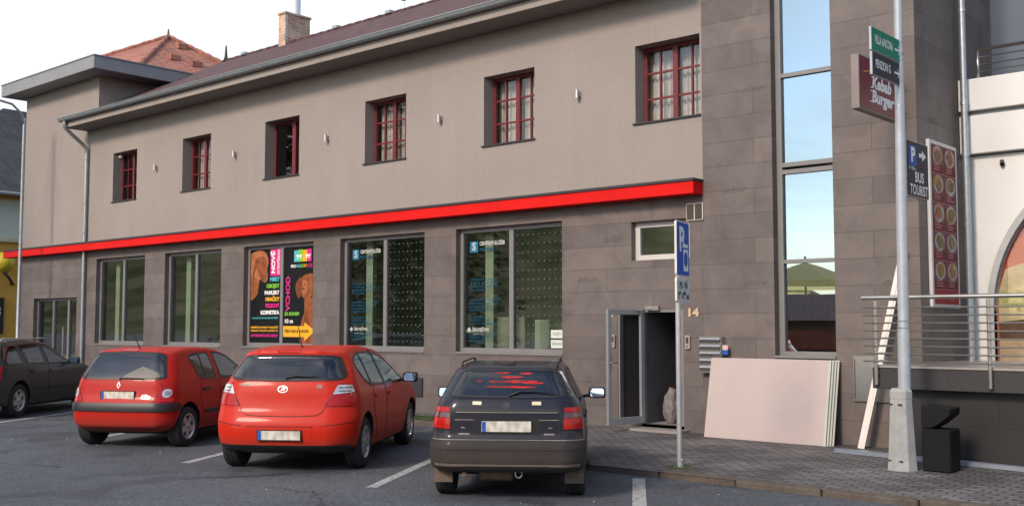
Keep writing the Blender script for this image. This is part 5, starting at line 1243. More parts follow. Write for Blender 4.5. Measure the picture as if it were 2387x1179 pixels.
# ------------------------------------------------------------------ car materials
def platemat(name):
    m,nt,out=_mat(name); b=N(nt,'ShaderNodeBsdfPrincipled'); b.inputs['Roughness'].default_value=.35
    tc=N(nt,'ShaderNodeTexCoord'); sx=N(nt,'ShaderNodeMapping'); sx.inputs['Scale'].default_value=(5,1,3)
    nt.links.new(tc.outputs['Object'],sx.inputs['Vector'])
    nz=N(nt,'ShaderNodeTexNoise'); nz.inputs['Scale'].default_value=3; nz.inputs['Detail'].default_value=0; nt.links.new(sx.outputs[0],nz.inputs['Vector'])
    r=ramp(nt,[(.30,(.48,.44,.37)),(.65,(.76,.71,.61))]); nt.links.new(nz.outputs['Fac'],r.inputs['Fac']); nt.links.new(r.outputs['Color'],b.inputs['Base Color'])
    nt.links.new(b.outputs[0],out.inputs[0]); return m
def dirtpaint(name, col, dirt, z0, z1, rough=.35, coat=.6, inner=(.03,.03,.03)):
    """paint with road dirt thrown up from the wheels: more of it lower down"""
    m,nt,out=_mat(name); b=N(nt,'ShaderNodeBsdfPrincipled'); b.inputs['Specular IOR Level'].default_value=.22
    tc=N(nt,'ShaderNodeTexCoord'); sp=N(nt,'ShaderNodeSeparateXYZ'); nt.links.new(tc.outputs['Object'],sp.inputs[0])
    mr=N(nt,'ShaderNodeMapRange'); mr.inputs['From Min'].default_value=z1; mr.inputs['From Max'].default_value=z0; nt.links.new(sp.outputs['Z'],mr.inputs['Value'])
    nz=N(nt,'ShaderNodeTexNoise'); nz.inputs['Scale'].default_value=4; nz.inputs['Detail'].default_value=8; nz.inputs['Roughness'].default_value=.7; nt.links.new(tc.outputs['Object'],nz.inputs['Vector'])
    mu=N(nt,'ShaderNodeMath',operation='MULTIPLY'); nt.links.new(mr.outputs[0],mu.inputs[0]); nt.links.new(nz.outputs['Fac'],mu.inputs[1])
    mu2=N(nt,'ShaderNodeMath',operation='MULTIPLY',use_clamp=True); mu2.inputs[1].default_value=1.7; nt.links.new(mu.outputs[0],mu2.inputs[0])
    mx=N(nt,'ShaderNodeMix',data_type='RGBA'); nt.links.new(mu2.outputs[0],mx.inputs[0]); mx.inputs[6].default_value=c4(col); mx.inputs[7].default_value=c4(dirt)
    g=N(nt,'ShaderNodeNewGeometry'); m2=N(nt,'ShaderNodeMix',data_type='RGBA'); nt.links.new(g.outputs['Backfacing'],m2.inputs[0]); nt.links.new(mx.outputs[2],m2.inputs[6]); m2.inputs[7].default_value=c4(inner)
    nt.links.new(m2.outputs[2],b.inputs['Base Color'])
    ro=N(nt,'ShaderNodeMapRange'); ro.inputs['To Min'].default_value=rough; ro.inputs['To Max'].default_value=.75; nt.links.new(mu2.outputs[0],ro.inputs['Value']); nt.links.new(ro.outputs[0],b.inputs['Roughness'])
    co=N(nt,'ShaderNodeMapRange'); co.inputs['To Min'].default_value=coat; co.inputs['To Max'].default_value=.05; nt.links.new(mu2.outputs[0],co.inputs['Value']); nt.links.new(co.outputs[0],b.inputs['Coat Weight'])
    b.inputs['Coat Roughness'].default_value=.08
    nt.links.new(b.outputs[0],out.inputs[0]); return m
MT={}
MT['plate']=platemat('plate')
MT['plate_blue']=M('plate_blue',(.03,.10,.42),.35,var=.1)
MT['black']=M('black_plastic',(.018,.018,.02),.45,var=.2)
MT['trim']=M('dark_trim',(.012,.012,.013),.8,var=.2)
MT['tyre']=M('tyre_rubber',(.022,.022,.023),.85,var=.35,vs=9,bump=.15,bs=60)
MT['hub']=M('brake_dark',(.03,.03,.032),.6)
MT['alloy']=M('alloy',(.55,.56,.58),.32,metal=.85,var=.1)
MT['dull']=M('dusty_trim',(.26,.24,.22),.5,metal=.3,var=.3,vs=15)
MT['chrome']=M('chrome',(.55,.55,.56),.34,metal=1,var=.03)
MT['mirror']=M('mirror_glass',(.85,.88,.9),.02,metal=1,var=.01)
MT['seat']=M('seat_cloth',(.022,.023,.028),.9,var=.3,vs=20)
MT['lens_red']=M('lens_red',(.44,.006,.005),.22,var=.2,vs=30,coat=.25,spec=.35)
MT['lens_dark']=M('lens_smoke',(.10,.03,.03),.12,var=.15,vs=30,coat=1)
MT['lens_clear']=M('lens_clear',(.72,.66,.64),.10,metal=.45,var=.25,vs=45,coat=1)
MT['cream']=M('badge_cream',(.75,.68,.45),.4,var=.1)
MT['car_glass']=glass('car_glass_tinted',(.56,.62,.68),.07,rough=.04)
MT['car_glass_side']=glass('car_glass_side',(.52,.58,.55),.06)
def smear():
    m,nt,out=_mat('window_lettering_red'); d=N(nt,'ShaderNodeBsdfDiffuse'); d.inputs[0].default_value=(.72,.05,.05,1); t=N(nt,'ShaderNodeBsdfTransparent')
    tc=N(nt,'ShaderNodeTexCoord'); mp=N(nt,'ShaderNodeMapping'); mp.inputs['Scale'].default_value=(3,1,22); nt.links.new(tc.outputs['Object'],mp.inputs[0]); nz=N(nt,'ShaderNodeTexNoise'); nz.inputs['Scale'].default_value=2.2; nz.inputs['Detail'].default_value=4; nt.links.new(mp.outputs[0],nz.inputs[0])
    r=ramp(nt,[(.36,(.15,)*3),(.60,(.92,)*3)]); nt.links.new(nz.outputs['Fac'],r.inputs[0]); x=N(nt,'ShaderNodeMixShader'); nt.links.new(r.outputs[0],x.inputs[0]); nt.links.new(t.outputs[0],x.inputs[1]); nt.links.new(d.outputs[0],x.inputs[2]); nt.links.new(x.outputs[0],out.inputs[0]); return m
MT['smear_red']=smear()
def mats(paint,**k):
    d={q:MT[q] for q in ('black','trim','tyre','hub','seat')}; d['paint']=paint; d.update(k); return d
RED1=dirtpaint('red_paint_bright',(.56,.020,.005),(.25,.08,.05),.15,.45,.44,.14)
RED2=dirtpaint('red_paint_deep',(.46,.013,.006),(.16,.07,.05),.15,.5,.44,.14)
NAVY=dirtpaint('navy_paint_dusty',(.010,.012,.026),(.050,.042,.037),.1,1.1,.4,.4)
GREY=dirtpaint('graphite_paint_dusty',(.032,.033,.034),(.075,.066,.058),.1,1.1,.42,.5)
DIRTBLK=dirtpaint('bumper_plastic_muddy',(.022,.022,.024),(.105,.078,.060),.1,.75,.6,.05)
def axle(mid, rot, ra):     # mid of the rear axle on the ground -> origin at the rear bumper
    return (mid[0]+ra*math.sin(rot), mid[1]-ra*math.cos(rot), ROAD)
ROAD=.05
def doors(c, polys, handles, mat, strips=None, sides='RL'):
    for ax in sides:
        for i,(pl,hd) in enumerate(zip(polys,handles)):
            d=c.patch(rpoly(pl,.05),ax,mat,'door',off=.0035,depth=.006,step=.035)
            sm=c.seam(rpoly(pl,.05),ax,None,'gap',r=.0045,closed=True,off=.0005); sm.build('door_gap',c.mats['black'],d,smooth=True)
            if hd:
                h=c.patch(rpoly([(hd[0]-.09,hd[1]-.022),(hd[0]+.09,hd[1]-.022),(hd[0]+.09,hd[1]+.022),(hd[0]-.09,hd[1]+.022)],.02),ax,hd[2],'door_handle',off=.026,parent=d,depth=.03)
            if strips and strips[i]:
                a,b,z,hh=strips[i]
                c.patch(rpoly([(a,z-hh),(b,z-hh),(b,z+hh),(a,z+hh)],.02),ax,c.mats['black'],'rubbing_strip',off=.016,parent=d,depth=.02)

# ---------------- bright red hatchback (middle red car)
def car_hatch():
    rot=R(35); ra=.72; p=RED1
    prof=[(.16,.26),(.05,.30),(.015,.38),(0,.50),(.012,.60),(.045,.68),(.075,.74),(.10,.85),(.125,.99),(.155,1.08),(.27,1.24),(.375,1.375),(.34,1.415),(.36,1.44),(.60,1.462),(1.2,1.482),(1.9,1.475),(2.35,1.43),(2.6,1.36),(3.2,1.04),(3.35,1.0),(3.75,.93),(4.03,.82),(4.19,.68),(4.24,.55),(4.24,.4),(4.18,.27),(4.0,.2),(.4,.2)]
    sect=[(0,.9),(.25,.94),(.4,.98),(.6,1.0),(.78,.995),(.9,.975),(1.0,.94),(1.1,.89),(1.3,.79),(1.42,.71),(1.5,.62),(1.9,.5)]
    c=Car('parked_car','bright red rounded hatchback with clear-topped tail lights, next to the dusty navy car',axle((-10.87,8.30),rot,ra),rot,4.245,.8875,prof,sect,mats(p),ra,2.65,.312,1.53,bend=.09,plan=(.28,.34),k=.08)
    # tailgate
    tg=[(0,1.075),(.62,1.075),(.66,1.05),(.60,.93),(.525,.80),(.50,.73),(.43,.685),(.30,.675),(0,.672)]
    t=c.patch(mir(tg),'B',p,'tailgate',off=.004,depth=.008,step=.035)
    c.seam(mir(tg),'B',None,'g',r=.005,closed=True,off=.001).build('tailgate_gap',c.mats['black'],t,smooth=True)
    c.window(rpoly(mir([(0,1.39),(.48,1.385),(.605,1.365),(.69,1.20),(.725,1.13),(.67,1.09),(0,1.08)]),.04),'B',MT['car_glass'],.028)
    sp=c.patch(rpoly([(-.15,1.418),(.15,1.418),(.14,1.442),(-.14,1.442)],.008),'B',MT['lens_red'],'brake_light',off=.008,depth=.02)
    for s in (1,-1):
        full=[(.655,1.055),(.785,1.05),(.825,.94),(.83,.83),(.78,.79),(.535,.79),(.595,.915)]
        l=c.patch(rpoly([(s*x,z) for x,z in full],.02),'B',MT['lens_red'],'tail_light',off=.010,depth=.02)
        c.outline([(s*x,z) for x,z in full],'B',l)
        cl=[(.645,1.035),(.778,1.03),(.812,.945),(.60,.925)]
        c.patch(rpoly([(s*x,z) for x,z in cl],.015),'B',MT['lens_clear'],'clear_lens',off=.014,depth=.008,parent=l)
        for z in (1.005,.965): 
            c.patch([(s*.66,z),(s*.78,z),(s*.785,z-.010),(s*.655,z-.010)],'B',MT['lens_dark'],'lens_bar',off=.0155,depth=.004,parent=l)
        c.patch(rpoly([(.20,1.05),(.36,1.04),(.32,.93),(.25,.80),(.16,.81)],.03),'R' if s>0 else 'L',MT['lens_red'],'tail_light',off=.006,depth=.02)
        c.patch(rpoly([(.205,1.04),(.345,1.03),(.32,.945),(.20,.94)],.02),'R' if s>0 else 'L',MT['lens_clear'],'clear_lens',off=.010,depth=.01,parent=l)
    e=c.patch(circ(0,.985,.062,.042),'B',MT['chrome'],'emblem',off=.012)
    c.patch(circ(0,.985,.051,.032),'B',p,'emblem_field',off=.0145,depth=0,parent=e)
    ontext(c,'H',.052,0,.985,MT['chrome'],off=.017,bold=.003,shear=.45,parent=e,width=.062)
    ontext(c,'HYUNDAI',.04,-.47,1.035,MT['dull'],off=.008,bold=.002,width=.165,parent=t); ontext(c,'i30',.055,.44,1.015,MT['dull'],off=.008,bold=.002,parent=t)
    # bumper lines and plate recess
    sb=MB()
    for s in (1,-1): sb2=c.seam([(s*.48,.565),(s*.62,.575),(s*.84,.60)],'B',None,'x',r=.006,off=-.002); sb.add(sb2.v,sb2.f)
    sb3=c.seam([(-.40,.555),(.40,.555)],'B',None,'x',r=.007,off=-.001); sb.add(sb3.v,sb3.f)
    sb.build('bumper_crease',M('shut_red',(.10,.008,.006),.6),c.root,smooth=True)
    c.patch(rpoly([(-.40,.37),(.40,.37),(.37,.555),(-.37,.555)],.03),'B',p,'plate_recess',off=.003,depth=.004)
    plate(c,.455,off=.01)
    c.patch(rpoly(mir([(0,.335),(.62,.335),(.80,.33),(.82,.26),(0,.235)]),.03),'B',c.mats['black'],'bumper_lip',off=.006)
    wiper(c,[(.02,1.10),(.12,1.135),(.32,1.128),(.44,1.115)])
    m=MB(); m.tube([(0.02,.78,1.465),(0.02,.66,1.66),(.02,.56,1.83)],[.008,.005,.003],6); m.lathe([(.03,0),(.02,.02),(0,.03)],12,'z',(0.02,.79,1.462)); m.build('antenna',c.mats['black'],c.root)
    # sides
    sw=[(.66,1.27),(.76,1.355),(1.1,1.405),(1.7,1.405),(2.1,1.34),(2.5,1.20),(2.87,1.0),(2.8,.965),(1.7,.975),(1.05,.995),(.84,1.06)]
    for ax in 'RL':
        g=c.window(rpoly(sw,.05),ax,MT['car_glass_side'],.022)
        for (a,b,w) in (((1.10,.98),(1.06,1.41),.05),((1.78,.96),(1.70,1.42),.09)):
            c.patch([(a[0]-w/2,a[1]),(a[0]+w/2,a[1]),(b[0]+w/2,b[1]),(b[0]-w/2,b[1])],ax,c.mats['black'],'window_pillar',off=.008,parent=g)
    doors(c,[[(1.16,.985),(1.76,.955),(1.76,.32),(1.30,.32),(1.14,.60),(1.05,.80)],[(1.79,.955),(2.86,.965),(2.90,.75),(2.85,.32),(1.79,.32)]],[(1.22,.86,p),(1.95,.845,p)],p)
    mirror_part(c,2.62,1.02,1.02,RED1 if False else c.mats['black'],1.05)
    c.window(rpoly(mir([(0,1.375),(.5,1.36),(.66,1.10),(.68,1.05),(0,1.05)]),.04),'F',MT['car_glass_side'],.03)
    for s in (1,-1): c.patch(rpoly([(s*.45,.78),(s*.80,.86),(s*.82,.72),(s*.5,.66)],.03),'F',MT['lens_clear'],'headlight',off=.008)
    c.wheels(rim_spokes(9,.05,.8,.10),MT['alloy']); c.finish()

# ---------------- small red hatchback with the black bumper strip
def car_small():
    rot=R(29); ra=.60; p=RED2
    prof=[(.16,.27),(.04,.31),(.01,.40),(0,.52),(0,.60),(.025,.66),(.055,.72),(.075,.82),(.10,.96),(.20,1.16),(.30,1.325),(.36,1.385),(.60,1.405),(1.1,1.42),(1.5,1.415),(1.9,1.375),(2.15,1.31),(2.72,1.0),(2.85,.96),(3.3,.88),(3.58,.76),(3.72,.62),(3.77,.5),(3.76,.36),(3.68,.25),(3.5,.2),(.3,.2)]
    sect=[(0,.9),(.25,.95),(.45,1.0),(.6,1.0),(.8,.985),(.95,.95),(1.1,.89),(1.3,.79),(1.4,.72),(1.5,.62),(1.9,.5)]
    c=Car('parked_car','small deep red hatchback with a black bumper strip and cardboard in its rear window',axle((-14.55,8.22),rot,ra),rot,3.77,.82,prof,sect,mats(p),ra,2.472,.288,1.42,bend=.08,plan=(.22,.27),k=.06)
    tg=[(0,.955),(.60,.955),(.655,.86),(.60,.76),(.545,.665),(.50,.645),(0,.64)]
    t=c.patch(mir(tg),'B',p,'tailgate',off=.004,depth=.008,step=.035)
    c.seam(mir(tg),'B',None,'g',r=.004,closed=True,off=.001).build('tailgate_gap',c.mats['black'],t,smooth=True)
    c.window(rpoly(mir([(0,1.365),(.42,1.36),(.565,1.33),(.655,1.06),(.672,1.0),(.64,.978),(0,.975)]),.05),'B',MT['car_glass'],.03)
    c.patch(rpoly([(-.14,1.372),(.14,1.372),(.13,1.395),(-.13,1.395)],.008),'B',MT['lens_red'],'brake_light',off=.008,depth=.02)
    for s in (1,-1):
        tri=[(.665,.865),(.765,.86),(.785,.665),(.56,.665)]
        l=c.patch(rpoly([(s*x,z) for x,z in tri],.02),'B',MT['lens_red'],'tail_light',off=.010,depth=.02)
        c.outline([(s*x,z) for x,z in tri],'B',l)
        c.patch(circ(s*.705,.785,.05,.06),'B',MT['lens_clear'],'clear_lens',off=.016,depth=.012,parent=l)
        c.patch(circ(s*.705,.785,.03,.035),'B',MT['chrome'],'reversing_bulb',off=.018,depth=0,parent=l)
        c.patch(rpoly([(.17,.865),(.25,.84),(.24,.67),(.15,.67)],.02),'R' if s>0 else 'L',MT['lens_red'],'tail_light',off=.007,depth=.02)
    st=[(-.80,.535),(.80,.535),(.81,.645),(-.81,.645)]
    b=c.patch(rpoly(st,.015),'B',c.mats['black'],'bumper_strip',off=.022,depth=.03)
    for ax in 'RL': c.patch(rpoly([(.05,.535),(.34,.535),(.34,.645),(.05,.645)],.02),ax,c.mats['black'],'bumper_strip',off=.020,depth=.03)
    e=c.patch([(0,.945),(.032,.895),(0,.845),(-.032,.895)],'B',MT['chrome'],'emblem',off=.014)
    c.patch([(0,.922),(.017,.895),(0,.868),(-.017,.895)],'B',p,'emblem_field',off=.016,depth=0,parent=e)
    ontext(c,'Clio',.075,.43,.735,MT['chrome'],off=.008,bold=.004,shear=.2,parent=t,width=.14)
    plate(c,.755,off=.01)
    wiper(c,[(0,.975),(.03,.99),(.30,.985),(.38,.98)])
    m=MB(); m.tube([(0,.62,1.40),(0,.50,1.52),(0,.42,1.62)],[.009,.006,.004],6); m.build('antenna',c.mats['black'],c.root)
    for ax in 'RL':
        g=c.window(rpoly([(.80,1.27),(.90,1.325),(1.40,1.34),(1.47,.95),(1.05,.95),(.95,.98)],.04),ax,MT['car_glass_side'],.022)
        c.patch([(1.13,.95),(1.16,.95),(1.13,1.335),(1.10,1.335)],ax,c.mats['black'],'window_pillar',off=.008,parent=g)
        c.window(rpoly([(1.54,1.34),(1.8,1.325),(2.1,1.24),(2.55,.985),(2.52,.94),(1.58,.945)],.04),ax,MT['car_glass_side'],.022)
    doors(c,[[(1.0,.935),(1.52,.935),(1.52,.30),(1.10,.30),(.99,.52),(.93,.72)],[(1.55,.935),(2.58,.935),(2.62,.7),(2.55,.30),(1.55,.30)]],[(1.10,.80,c.mats['black']),(1.72,.79,c.mats['black'])],p,[(1.06,1.5,.48,.028),(1.57,2.56,.48,.028)])
    mirror_part(c,2.38,.98,.93,p,.95)
    c.window(rpoly(mir([(0,1.335),(.45,1.32),(.62,1.06),(.64,1.0),(0,1.0)]),.04),'F',MT['car_glass_side'],.03)
    for s in (1,-1): c.patch(rpoly([(s*.4,.72),(s*.74,.82),(s*.76,.68),(s*.45,.6)],.03),'F',MT['lens_clear'],'headlight',off=.008)
    c.wheels(rim_spokes(5,.10,.75,.10),MT['alloy']); c.finish()
    # cardboard on the parcel shelf
    cb=thing('cardboard_sheet',(c.root.location.x,c.root.location.y,ROAD),'folded tan cardboard sheet lying inside the rear window of the small deep red hatchback','cardboard',rotz=rot,local=True)
    s=MB(); 
    s.add([(-.12,.34,.99),(.50,.34,.99),(.44,.36,1.06),(.18,.40,1.15),(-.02,.37,1.06)],[(0,1,2,3,4)]); s.add([(.18,.40,1.15),(.44,.36,1.06),(.50,.34,.99),(.55,.62,.99),(.25,.62,1.10)],[(0,1,2,3,4)]); s.add([(-.12,.34,.97),(.50,.34,.97),(.55,.62,.97),(-.05,.62,.97)],[(0,1,2,3)])
    s.build('sheet',M('cardboard',(.66,.47,.25),.85,var=.15,vs=6),cb)
    sh=MB(); sh.box(-.60,.60,.30,.72,.945,.962); sh.build('parcel_shelf',c.mats['trim'],c.root)

# ---------------- dusty navy older hatchback, nearest
def car_navy():
    rot=R(37); ra=.70; p=NAVY
    prof=[(.14,.34),(.04,.36),(.005,.42),(0,.52),(.005,.61),(.035,.645),(.06,.69),(.065,.80),(.075,.93),(.10,1.03),(.13,1.075),(.24,1.22),(.36,1.365),(.42,1.40),(.7,1.41),(1.1,1.42),(1.6,1.42),(1.95,1.39),(2.15,1.34),(2.7,1.0),(2.85,.96),(3.4,.88),(3.7,.78),(3.83,.66),(3.855,.5),(3.82,.33),(3.6,.22),(.45,.24)]
    sect=[(0,.92),(.3,.96),(.45,.99),(.62,1.0),(.8,.985),(.95,.95),(1.05,.905),(1.2,.82),(1.35,.73),(1.42,.68),(1.5,.60),(1.9,.5)]
    c=Car('parked_car','dusty navy older hatchback with blurred red lettering on its rear window, nearest car',axle((-7.47,8.46),rot,ra*.95),rot,3.855,.8175,prof,sect,mats(p),ra,2.45,.285,1.42,bend=.055,plan=(.20,.26),k=.06)
    tg=[(0,1.06),(.66,1.05),(.625,.99),(.56,.96),(.555,.66),(0,.655)]
    t=c.patch(mir(tg),'B',p,'tailgate',off=.004,depth=.008,step=.035)
    c.seam(mir(tg),'B',None,'g',r=.0045,closed=True,off=.001).build('tailgate_gap',c.mats['black'],t,smooth=True)
    w=c.window(rpoly(mir([(0,1.372),(.46,1.368),(.515,1.34),(.625,1.11),(.605,1.082),(0,1.072)]),.03),'B',MT['car_glass'],.022)
    # red lettering, smeared beyond reading
    sm=MB()
    for x0,x1,z,h in ((-.17,.02,1.325,.018),(.12,.26,1.322,.018),(-.08,.16,1.285,.022),(-.34,-.28,1.243,.020),(-.20,.33,1.240,.030),(.16,.38,1.225,.022),(-.24,.30,1.185,.018),(.04,.26,1.180,.016)):
        pl=[]
        k=14
        for i in range(k+1): pl.append((x0+(x1-x0)*i/k, z+h*.5*math.sin(math.pi*(i+.3)/(k+.6))**.5*random.uniform(.75,1.1)))
        for i in range(k,-1,-1): pl.append((x0+(x1-x0)*i/k, z-h*.5*math.sin(math.pi*(i+.3)/(k+.6))**.5*random.uniform(.75,1.1)))
        for i in range(k):
            q=[pl[i],pl[i+1],pl[2*k-i],pl[2*k+1-i]]; P=[]
            for a in q:
                hh,n=c.hit('B',a); P.append(hh+n*.006)
            sm.quad(*P)
    sm.build('window_lettering',MT['smear_red'],w,fixn=False)
    for s in (1,-1):
        full=[(.595,.99),(.76,.985),(.79,.76),(.585,.75),(.585,.97)]
        l=c.patch(rpoly([(s*x,z) for x,z in full],.02),'B',c.mats['black'],'tail_light',off=.008,depth=.02)
        c.patch(rpoly([(s*.60,.98),(s*.755,.975),(s*.765,.93),(s*.60,.93)],.015),'B',MT['lens_red'],'upper_lens',off=.014,depth=.01,parent=l)
        c.patch(rpoly([(s*.60,.925),(s*.766,.925),(s*.773,.875),(s*.595,.875)],.006),'B',MT['lens_dark'],'smoked_lens',off=.014,depth=.01,parent=l)
        c.patch(rpoly([(s*.595,.87),(s*.774,.87),(s*.785,.762),(s*.592,.758)],.012),'B',MT['lens_red'],'lower_lens',off=.014,depth=.01,parent=l)
        c.patch(rpoly([(.15,.975),(.23,.97),(.24,.765),(.15,.765)],.02),'R' if s>0 else 'L',MT['lens_red'],'tail_light',off=.006,depth=.02)
        c.patch(rpoly([(s*.265,1.005),(s*.36,1.005),(s*.36,1.038),(s*.265,1.038)],.004),'B',MT['cream'],'number_lamp',off=.010,parent=t)
        c.patch([(s*.34,.857),(s*.545,.857),(s*.545,.849),(s*.34,.849)],'B',MT['dull'],'trim_line',off=.007,parent=t,depth=.006)
        c.patch([(s*.39,.715),(s*.50,.715),(s*.50,.698),(s*.39,.698)],'B',MT['dull'],'badge',off=.007,parent=t,depth=.006)
        c.patch([(s*.43,.765),(s*.48,.768),(s*.475,.78),(s*.44,.778)],'B',MT['dull'],'badge',off=.007,parent=t,depth=.006)
    c.patch(rpoly([(-.535,.925),(.535,.925),(.535,.965),(-.535,.965)],.01),'B',c.mats['black'],'grip_strip',off=.016,parent=t,depth=.02)
    c.patch([(-.535,.925),(.535,.925),(.535,.932),(-.535,.932)],'B',MT['dull'],'trim_line',off=.0175,parent=t,depth=.004)
    c.patch(rpoly([(-.36,.70),(.36,.70),(.36,.865),(-.36,.865)],.012),'B',c.mats['trim'],'plate_recess',off=.0055,parent=t,depth=.004)
    e=c.patch(circ(0,.995,.04,.04),'B',c.mats['black'],'emblem',off=.010); c.patch(circ(0,.995,.03,.03),'B',MT['hub'],'emblem_field',off=.012,depth=0,parent=e)
    plate(c,.785,off=.014,frame=False)
    b=c.patch(rpoly(mir([(0,.635),(.77,.63),(.80,.60),(.79,.36),(.66,.33),(0,.33)]),.03),'B',DIRTBLK,'rear_bumper',off=.03,depth=.05,step=.035)
    c.patch([(-.79,.640),(.79,.640),(.79,.648),(-.79,.648)],'B',MT['dull'],'trim_line',off=.010,depth=.006)
    c.patch([(-.74,.545),(.74,.545),(.74,.552),(-.74,.552)],'B',c.mats['trim'],'bumper_groove',off=.0315,depth=.002,parent=b)
    c.patch([(-.74,.395),(.74,.395),(.74,.412),(-.74,.412)],'B',M('mud_ridge',(.17,.14,.115),.8),'bumper_ridge',off=.034,depth=.006,parent=b)
    for ax in 'RL': c.patch(rpoly([(.03,.36),(.36,.37),(.40,.63),(.03,.63)],.03),ax,DIRTBLK,'rear_bumper',off=.026,depth=.05)
    # underside: exhaust, tank, tow eye, mudflaps
    u=MB(); u.tube([(-.45,.10,.285),(-.45,.45,.285),(-.30,.8,.30)],.028,12); u.tube([(-.30,.30,.28),(.05,.30,.28)],.085,14); u.build('exhaust_pipe',M('rusty_steel',(.14,.085,.055),.7,var=.4,vs=20),c.root,autos=40)
    u=MB(); u.tube([(.12+.035*math.cos(a),.16,.285+.04*math.sin(a)) for a in [i*math.pi/8 for i in range(17)]],.009,6); u.build('tow_eye',MT['alloy'],c.root,smooth=True)
    for s in (1,-1):
        u=MB(); u.box(s*.70-.10,s*.70+.10,.33,.345,.17,.40); u.build('mudflap',M('muddy_flap',(.15,.11,.085),.9,var=.3,vs=12),c.root)
    wiper(c,[(.02,1.085),(.14,1.135),(.30,1.135),(.52,1.105)])
    # roof rail ends and roof aerial
    for s in (1,-1):
        m=MB(); m.tube([(s*.52,.52,1.39),(s*.52,.54,1.432),(s*.52,.62,1.442),(s*.52,1.6,1.452),(s*.52,1.78,1.44),(s*.52,1.82,1.38)],.011,8); m.build('roof_rail',c.mats['black'],c.root,smooth=True)
    m=MB(); m.tube([(.02,.50,1.405),(-.12,.56,1.432),(-.36,.62,1.425)],[.012,.006,.004],6); m.box(-.01,.06,.47,.54,1.395,1.44); m.build('antenna',c.mats['black'],c.root)
    for ax in 'RL':
        g=c.window(rpoly([(.50,1.18),(.66,1.345),(1.42,1.355),(1.46,.965),(.62,.975)],.04),ax,MT['car_glass_side'],.022)
        c.patch([(.98,.97),(1.02,.97),(1.0,1.35),(.96,1.35)],ax,c.mats['black'],'window_pillar',off=.008,parent=g)
        c.window(rpoly([(1.54,1.355),(1.9,1.33),(2.15,1.23),(2.52,.99),(2.5,.955),(1.55,.96)],.04),ax,MT['car_glass_side'],.022)
    doors(c,[[(.98,.95),(1.50,.945),(1.50,.32),(1.16,.32),(1.06,.58),(.96,.74)],[(1.53,.945),(2.56,.945),(2.6,.7),(2.52,.32),(1.53,.32)]],[(1.08,.83,c.mats['black']),(1.70,.82,c.mats['black'])],p,[(1.08,1.48,.52,.02),(1.55,2.54,.52,.02)])
    mirror_part(c,2.36,1.0,.95,c.mats['black'],1.05)
    c.window(rpoly(mir([(0,1.365),(.45,1.345),(.60,1.08),(.63,1.02),(0,1.02)]),.04),'F',MT['car_glass_side'],.03)
    for s in (1,-1): c.patch(rpoly([(s*.42,.74),(s*.75,.75),(s*.75,.60),(s*.42,.60)],.02),'F',MT['lens_clear'],'headlight',off=.008)
    c.wheels(rim_spokes(8,.06,.9,.10),MT['hub']); c.finish(); c.root.scale=(.95,.95,.95)

# ---------------- graphite estate at the left edge
def car_estate():
    rot=R(36); ra=.93; p=GREY
    prof=[(.15,.25),(.03,.33),(0,.48),(.03,.66),(.07,.75),(.12,1.0),(.32,1.28),(.44,1.40),(.48,1.44),(.9,1.468),(1.5,1.478),(2.0,1.462),(2.35,1.41),(2.6,1.34),(3.15,1.04),(3.3,1.0),(3.85,.93),(4.25,.82),(4.47,.68),(4.56,.52),(4.54,.33),(4.3,.2),(.4,.2)]
    sect=[(0,.9),(.25,.95),(.45,.99),(.6,1.0),(.8,.99),(.95,.96),(1.1,.89),(1.3,.79),(1.42,.71),(1.5,.62),(1.9,.5)]
    mid=V((-20.62,9.12))-V((math.cos(rot),math.sin(rot)))*.80
    c=Car('parked_car','dark graphite estate car with dusty flanks, cut off by the left edge',axle((mid.x,mid.y),rot,ra),rot,4.57,.885,prof,sect,mats(p),ra,2.578,.318,1.52,bend=.08,plan=(.32,.38),k=.08)
    for ax in 'RL':
        c.window(rpoly([(.42,1.16),(.55,1.34),(1.02,1.375),(1.12,1.0),(.55,1.0)],.05),ax,MT['car_glass_side'],.022)
        c.window(rpoly([(1.14,1.378),(1.86,1.39),(1.90,.985),(1.26,.995)],.05),ax,MT['car_glass_side'],.022)
        c.window(rpoly([(1.96,1.388),(2.25,1.355),(2.55,1.23),(2.95,1.0),(2.9,.97),(2.0,.98)],.05),ax,MT['car_glass_side'],.022)
        m=MB(); x=.60*(1 if ax=='R' else -1); m.tube([(x,.65,1.445),(x,.72,1.485),(x,2.2,1.485),(x,2.3,1.43)],.015,8); m.build('roof_rail',MT['alloy'],c.root,smooth=True)
    doors(c,[[(1.25,.97),(1.93,.965),(1.93,.30),(1.44,.30),(1.36,.55),(1.22,.75)],[(1.96,.965),(2.98,.955),(3.02,.75),(2.95,.30),(1.96,.30)]],[(1.40,.86,p),(2.10,.85,p)],p,[(1.42,1.9,.52,.02),(1.98,2.95,.52,.02)])
    c.window(rpoly(mir([(0,1.36),(.52,1.35),(.62,1.10),(.62,1.04),(0,1.03)]),.04),'B',MT['car_glass'],.03)
    c.window(rpoly(mir([(0,1.36),(.5,1.345),(.66,1.12),(.68,1.06),(0,1.06)]),.04),'F',MT['car_glass_side'],.03)
    for s in (1,-1):
        c.patch(rpoly([(s*.6,1.0),(s*.82,.98),(s*.84,.72),(s*.62,.70)],.03),'B',MT['lens_red'],'tail_light',off=.01)
        c.patch(rpoly([(s*.5,.78),(s*.82,.84),(s*.84,.68),(s*.5,.64)],.03),'F',MT['lens_clear'],'headlight',off=.008)
    plate(c,.80); mirror_part(c,2.72,1.03,1.01,p,1.0)
    c.wheels(rim_spokes(5,.11,.8,.10),MT['alloy']); c.finish()
car_hatch(); car_small(); car_navy(); car_estate()
